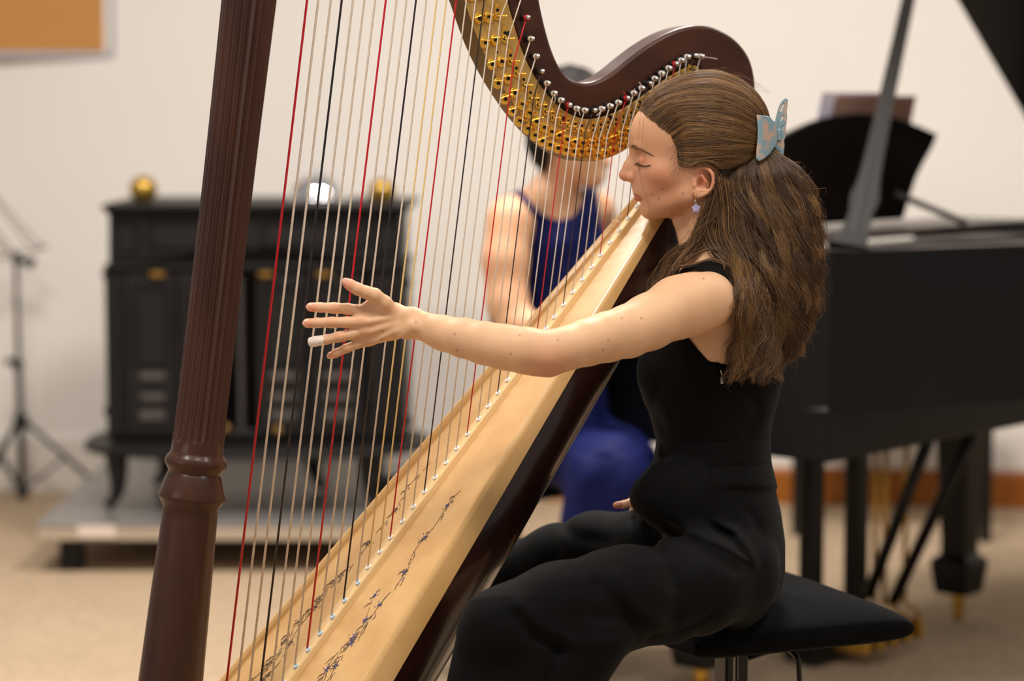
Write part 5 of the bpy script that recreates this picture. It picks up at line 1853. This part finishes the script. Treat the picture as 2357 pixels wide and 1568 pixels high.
# ------------------------------------------------------------------ the pianist
PD = 5.45
pian = empty('person', tuple(B(1290, 1000, 5.6) * [1, 1, 0]), 'person in a sleeveless royal blue dress with dark short hair playing the piano', 'person')
pb_ = Sdf(.03)
KP = PD / FPX
def pc(a, b, k=.03, S=None): acone(S or pb_, a, b, k)
pb_.ell(B(1318, 285, 5.5), np.array([88, 84, 108]) * KP * [1, 1, 1], None, .03)
pb_.ell(B(1346, 350, 5.48), np.array([50, 60, 78]) * KP, None, .03)
pb_.ell(B(1372, 410, 5.47), np.array([20, 26, 24]) * KP, None, .02)
pc((1384, 352, 5.47, 9), (1401, 378, 5.46, 9), .01)
pc((1388, 398, 5.47, 9), (1386, 404, 5.47, 9), .01)
pc((1300, 370, 5.5, 44), (1268, 470, 5.55, 48))
pc((1268, 462, 5.55, 44), (1180, 500, 5.48, 52), .04)
pc((1268, 462, 5.55, 44), (1368, 485, 5.68, 46), .04)
tl = np.array([[455, 1205, 1360, 60], [490, 1170, 1385, 90], [560, 1180, 1388, 110], [680, 1185, 1380, 100], [800, 1195, 1375, 90], [900, 1190, 1385, 105], [1000, 1180, 1410, 110], [1060, 1200, 1420, 100]], float)
pb_.fun(loftP(tl, 5.58, 90), B(1290, 760, 5.58), .42, .03)
RAP = [(1172, 512, 5.46, 54), (1163, 600, 5.44, 52), (1168, 700, 5.42, 46), (1192, 752, 5.40, 42), (1290, 768, 5.36, 34), (1400, 760, 5.45, 24)]
for a, b in zip(RAP[:-1], RAP[1:]): pc(a, b, .02)
for i in range(5):
    pc((1400, 760, 5.45, 16), (1440 + 4 * i, 770, 5.43 + .02 * i, 8), .01); pc((1440 + 4 * i, 770, 5.43 + .02 * i, 8), (1455 + 4 * i, 785, 5.43 + .02 * i, 7), .01)
LAP_ = [(1372, 495, 5.70, 46), (1395, 600, 5.75, 42), (1400, 720, 5.8, 36), (1470, 760, 5.85, 28), (1540, 760, 5.9, 20)]
for a, b in zip(LAP_[:-1], LAP_[1:]): pc(a, b, .02)
Vb, Fb = surf(lambda X: pb_(X), B(1080, 1100, 5.3) - [.02, .25, .1], B(1580, 120, 5.9) + [.02, .35, .05], .0075)
Vb = relax(Vb, Fb, 2, .5)
M['skin2'] = mat('pianist_skin', (200, 152, 116), .55, sss=.05)
fast_mesh('body', Vb, Fb, M['skin2'], pian)
DR = [(1120, 448), (1150, 428), (1182, 420), (1205, 440), (1231, 476), (1255, 497), (1287, 507), (1318, 500), (1334, 478), (1341, 425), (1374, 425), (1384, 520), (1640, 1000), (1640, 2000), (1050, 2000), (1080, 720), (1110, 560)]
db = Sdf(.03)
db.fun(loftP(tl, 5.58, 90), B(1290, 760, 5.58), .42, .03)
pc((1268, 462, 5.55, 44), (1180, 500, 5.48, 50), .04, db); pc((1268, 462, 5.55, 44), (1368, 485, 5.68, 46), .04, db)
pc((1290, 1040, 5.6, 80), (1405, 1092, 5.34, 84), .04, db); pc((1330, 1050, 5.75, 74), (1432, 1062, 5.55, 74), .04, db)
pc((1400, 1100, 5.34, 84), (1320, 1460, 5.38, 88), .04, db); pc((1420, 1095, 5.55, 66), (1330, 1440, 5.5, 80), .04, db)
pc((1150, 690, 5.62, 26), (1180, 760, 5.62, 40), .04, db)
def dress(X):
    px, py, dep = toP(X)
    d = db(X) - .006
    d = d + .006 * np.sin(px * .06) * (py > 1050) + .003 * np.sin(px * .05 + py * .04)
    return np.maximum(d, poly_sd(np.stack([px, py], 1), DR) * KP)
Vb, Fb = surf(dress, B(1060, 1560, 5.2) - [.05, .05, 0], B(1620, 400, 5.95) + [.05, .2, .03], .0075)
Vb = relax(Vb, Fb, 2, .5)
fast_mesh('dress', Vb, Fb, mat('royal_blue_jersey', (8, 17, 70), .7, spec=.2), pian)
hp = Sdf(.02)
hp.ell(B(1312, 270, 5.5), np.array([100, 96, 122]) * KP, None, .03)
hp.ell(B(1268, 330, 5.5), np.array([56, 70, 72]) * KP, None, .03)
def hairp(X):
    px, py, dep = toP(X)
    face = [(1262, 345), (1300, 300), (1345, 250), (1480, 250), (1480, 480), (1262, 480)]
    return np.maximum(hp(X), -poly_sd(np.stack([px, py], 1), face) * KP) + .003 * np.sin(px * .2) * np.sin(py * .1)
Vb, Fb = surf(hairp, B(1190, 430, 5.35) - [0, .1, 0], B(1430, 120, 5.7) + [.02, .1, .03], .007)
fast_mesh('hair', relax(Vb, Fb, 1), Fb, mat('black_hair', (20, 14, 12), .6, spec=.2), pian)
pbn = B(1330, 1000, 5.65) - PL * .13
pst = empty('piano_bench', (pbn[0] - .05, pbn[1], 0), 'black piano bench under the pianist in blue, mostly hidden behind the harp', 'bench')
bb = np.array([pbn[0] - .05, pbn[1], 0])
MB().box(bb + [-.05, .03, .455], (.34, .5, .05), [PL, PK, E3], .012).build('seat', M['velvet'], pst)
for a in (-1, 1):
    for b in (-1, 1):
        MB().box(bb + [-.05, .03, .215] + PL * .14 * a + PK * .22 * b, (.04, .04, .43), [PL, PK, E3], .004).build('leg', M['bmetal'], pst)

# ------------------------------------------------------------------ stove on its platform
FY = 6.9
zt = onY(500, 1207, FY)[2]; zb = onY(500, 1246, FY)[2]
xl = onY(80, 1207, FY)[0]; xr = onY(1105, 1207, FY)[0]
plat = empty('hearth_platform', ((xl + xr) / 2, 7.5, 0), 'low metal-topped platform on black blocks under the cast iron stove', 'platform')
MB().box(((xl + xr) / 2, (FY + 8.2) / 2, zt - .004), (xr - xl, 8.2 - FY, .008), None, .002).build('metal_top', M['plat'], plat)
MB().box(((xl + xr) / 2, (FY + 8.2) / 2 + .001, (zt - .008 + zb) / 2), (xr - xl - .004, 8.2 - FY - .004, zt - .008 - zb), None, .004).build('deck', M['plat_edge'], plat)
x0, x1 = onY(178, 1220, FY)[0], onY(266, 1220, FY)[0]
z0, z1 = onY(200, 1238, FY)[2], onY(200, 1211, FY)[2]
MB().box(((x0 + x1) / 2, FY - .0005, (z0 + z1) / 2), (x1 - x0, .002, z1 - z0)).build('sticker', M['tape'], plat)
for px in (161, 1040):
    for yy in (FY + .09, 8.0):
        c = onY(px, 1250, FY + .05)
        MB().box((c[0], yy, zb / 2), (.066, .07, zb), None, .004).build('block_leg', M['iron'], plat)
TY = 7.2
def S_(px, py, Y=TY): return onY(px, py, Y)
stv = empty('cast_iron_stove', tuple([S_(590, 1000)[0], 7.45, zt]), 'black cast iron stove with panelled doors and two gold ball finials', 'stove')
def sbox(m, px0, px1, py0, py1, Y0, Y1, bev=.006):
    a = S_(px0, py1, Y0); b = S_(px1, py0, Y0)
    return m.box(((a[0] + b[0]) / 2, (Y0 + Y1) / 2, (a[2] + b[2]) / 2), (b[0] - a[0], Y1 - Y0, b[2] - a[2]), None, bev)
m = MB(); sbox(m, 232, 946, 470, 486, TY - .04, 7.80, .008); sbox(m, 242, 936, 484, 494, TY - .02, 7.78, .006); m.build('top_plate', M['iron'], stv)
# fascia with an arched lower edge
arch = [(250, 492), (925, 492), (925, 606), (840, 600), (760, 590), (690, 580), (600, 574), (500, 578), (420, 590), (340, 600), (250, 606)]
Vp, Fp = prismg([S_(x, y, TY) for x, y in arch], (0, .45, 0))
add_bevel(obj('fascia', Vp, Fp, M['iron'], stv, 'auto'), .004, 2)
def panel(name, px0, px1, py0, py1, Y, m, parent, fw=10):
    mb3 = MB()
    for (a, b, c, d) in ((px0, px1, py0, py0 + fw), (px0, px1, py1 - fw, py1), (px0, px0 + fw, py0, py1), (px1 - fw, px1, py0, py1)):
        sbox(mb3, a, b, c, d, Y - .012, Y, .004)
    return mb3.build(name, m, parent)
panel('raised_panel', 262, 318, 508, 580, TY, M['iron'], stv, 6); panel('raised_panel', 340, 560, 506, 572, TY, M['iron'], stv, 7); panel('raised_panel', 600, 850, 506, 566, TY, M['iron'], stv, 7); panel('raised_panel', 865, 915, 508, 580, TY, M['iron'], stv, 6)
m = MB(); sbox(m, 238, 938, 608, 622, TY - .02, 7.66, .006); m.build('ledge', M['iron'], stv)
m = MB(); sbox(m, 246, 288, 620, 1012, TY, 7.64); sbox(m, 848, 932, 620, 1012, TY, 7.64); sbox(m, 252, 924, 540, 624, TY + .05, 7.62); sbox(m, 288, 848, 620, 1012, 7.60, 7.64); sbox(m, 288, 848, 990, 1012, TY, 7.64); sbox(m, 262, 274, 640, 1000, TY - .012, TY); sbox(m, 872, 886, 640, 1000, TY - .012, TY); sbox(m, 905, 914, 640, 1000, TY - .012, TY)
m.build('firebox', M['iron'], stv)
def sdoor(px0, px1, knob, yaw=0):
    d = MB(); sbox(d, px0, px1, 624, 1000, TY - .008, TY + .012, .004)
    dr = d.build('door', M['iron'], stv)
    w_ = px1 - px0
    panel('door_panel', px0 + 14, px1 - 14, 655, 838, TY - .008, M['iron'], dr, 7)
    for (a, b) in ((858, 876), (908, 924), (946, 970)):
        sbox(MB(), 0, 1, 0, 1, 1, 2); v = MB()
        sbox(v, px0 + w_ * .26, px1 - w_ * .22, a, b, TY - .018, TY - .008, .003)
        v.build('vent_slat', M['iron2'], dr)
    if knob:
        kk = MB(); c = S_(knob, 632, TY - .02)
        v_, f_ = latheg(c + [0, .012, 0], (0, -1, 0), [(0, .004), (.01, .004), (.014, .008), (.02, .010), (.026, .008), (.028, .002)], 16); kk.add(v_, f_)
        kk.box(c, (.044, .008, .014), None, .003)
        kk.build('door_handle', M['old_brass'], dr)
sdoor(292, 404, 362); sdoor(412, 452, None); sdoor(592, 706, 612); sdoor(716, 836, 745)
# slightly open leaf beside the dark opening
m = MB(); a = S_(556, 1000); m.box((a[0], TY + .09, (S_(0, 640)[2] + a[2]) / 2), (.012, .2, S_(0, 640)[2] - a[2]), None, .003); m.build('inner_leaf', M['iron2'], stv)
for (x, y) in ((640, 990), (520, 985)):
    c = S_(x, y, TY - .02); v_, f_ = latheg(c + [0, .01, 0], (0, -1, 0), [(0, .004), (.01, .005), (.014, .012), (.022, .012), (.026, .003)], 12)
    obj('air_knob', v_, f_, M['old_brass'], stv, 'auto')
for (x, y, s) in ((940, 652, 1), (944, 970, 1), (244, 632, -1), (248, 946, -1)):
    c = S_(x, y, TY + .08); v_, f_ = latheg(c - [s * .02, 0, 0], (s, 0, 0), [(0, .006), (.012, .006), (.016, .014), (.028, .014), (.032, .004)], 12)
    obj('side_knob', v_, f_, M['iron'], stv, 'auto')
# hearth shelf and feet
V = []; F = []
cxs = (S_(183, 1045)[0] + S_(985, 1045)[0]) / 2; ax_ = (S_(985, 1045)[0] - S_(183, 1045)[0]) / 2
zz = S_(500, 1040, 7.1)[2]
pts = []
for k in range(48):
    a = 2 * math.pi * k / 48
    pts.append((cxs + ax_ * math.copysign(abs(math.cos(a)) ** .7, math.cos(a)), 7.33 + .33 * math.copysign(abs(math.sin(a)) ** .8, math.sin(a)), zz - .012))
Vp, Fp = prismg(pts, (0, 0, .022))
add_bevel(obj('hearth_shelf', Vp, Fp, M['iron'], stv, 'auto'), .005, 2)
m = MB(); sbox(m, 255, 925, 1010, 1036, TY + .01, 7.6, .008); m.build('plinth', M['iron'], stv)
for (x, Y) in ((268, 7.12), (700, 7.5), (852, 7.12), (330, 7.56), (850, 7.56)):
    c = S_(x, 1060, 7.12); s_ = -1 if x < 600 else 1
    c = np.array([c[0], Y, 0])
    z0 = zz - .01
    pts = smooth_poly([c + [0, 0, z0], c + [s_ * -.004, 0, zt + (z0 - zt) * .6], c + [s_ * .002, 0, zt + (z0 - zt) * .3], c + [s_ * .03, -.008, zt + .012]], 4)
    MB().tube(pts, list(np.linspace(.036, .015, len(pts) - 2)) + [.016, .014], 12).build('leg', M['iron'], stv, True)
zt2 = S_(500, 470, TY)[2]
for (x, y) in ((330, 436), (879, 441)):
    c = S_(x, y, 7.34); z0 = zt2
    m = MB(); n_ = 20
    r = .042
    prf_ = [(-(c[2] - z0), .020), (-(c[2] - z0) + .006, .020), (-r * 1.0, .010)] + [(-r * math.cos(t), r * math.sin(t)) for t in np.linspace(.35, math.pi - .01, 18)]
    v_, f_ = latheg(c, E3, prf_, 28); obj('ball_finial', v_, f_, M['gold_ball'], stv, 'auto')
# steel dome standing on the stove
c = S_(733, 470, 7.42); c[2] = zt2 + .001
prf_ = [(0, .088), (.004, .094), (.008, .088)] + [(.008 + .078 * math.sin(t), .086 * math.cos(t)) for t in np.linspace(.05, 1.5, 14)] + [(.088, .008), (.098, .012), (.104, .004)]
v_, f_ = latheg(c, E3, prf_, 40)
tag(obj('steel_bowl', v_, f_, M['chrome'], None, 'auto'), 'shiny domed steel bowl upside down on top of the stove', 'bowl')

# ------------------------------------------------------------------ folding music stand
GY = 8.22
ms_b = onZ(52, 1158, 0)
ms = empty('music_stand', (ms_b[0], GY, 0), 'black folding wire music stand at the left against the wall', 'music stand')
g = lambda x, y, dy=0: onY(x, y, GY + dy)
MB().tube([g(37, 600), g(42, 838)], .0085, 12).build('upper_pole', M['stand'], ms, True)
MB().tube([g(42, 832), g(52, 1140)], .012, 12).build('lower_pole', M['stand'], ms, True)
m = MB(); m.tube([g(40, 826), g(41, 850)], .018, 12); m.tube([g(42, 836), g(18, 832)], .008, 8); m.tube([g(22, 833), g(14, 831)], .015, 8); m.build('clamp', M['stand'], ms, True)
m = MB(); m.tube([g(47, 955), g(48, 985)], .024, 12); m.build('hub', M['stand'], ms, True)
m = MB(); m.tube([g(51, 1125), g(52, 1143)], .022, 12); m.build('lower_hub', M['stand'], ms, True)
for (a, b, s0, s1) in (((52, 965, 0), (228, 1120, .0), (51, 1133, 0), (150, 1052, 0)), ((44, 965, 0), (-60, 1135, -.22), (51, 1133, 0), (-6, 1048, -.12)), ((44, 965, 0), (-30, 1105, .10), (51, 1133, 0), (5, 1045, .06))):
    lg = MB().tube([g(*a), g(*b)], .0085, 8).build('leg', M['stand'], ms, True)
    MB().tube([g(*s0), g(*s1)], .005, 8).build('strut', M['stand'], lg, True)
m = MB(); m.tube([g(38, 600), g(40, 580)], .014, 10); m.tube([g(30, 596), g(76, 606)], .012, 10); m.tube([g(62, 600), g(78, 610)], .018, 10); m.build('tilt_joint', M['stand'], ms, True)
dk = MB()
for (a, b) in (((-40, 600), (104, 571)), ((-70, 380), (72, 572)), ((-60, 470), (30, 582)), ((-40, 420), (100, 572)), ((-70, 500), (20, 584)), ((0, 598), (40, 580)), ((72, 572), (112, 566))):
    dk.tube([g(*a), g(*b)], .0032, 6)
dk.build('wire_desk', M['wire'], ms, True)
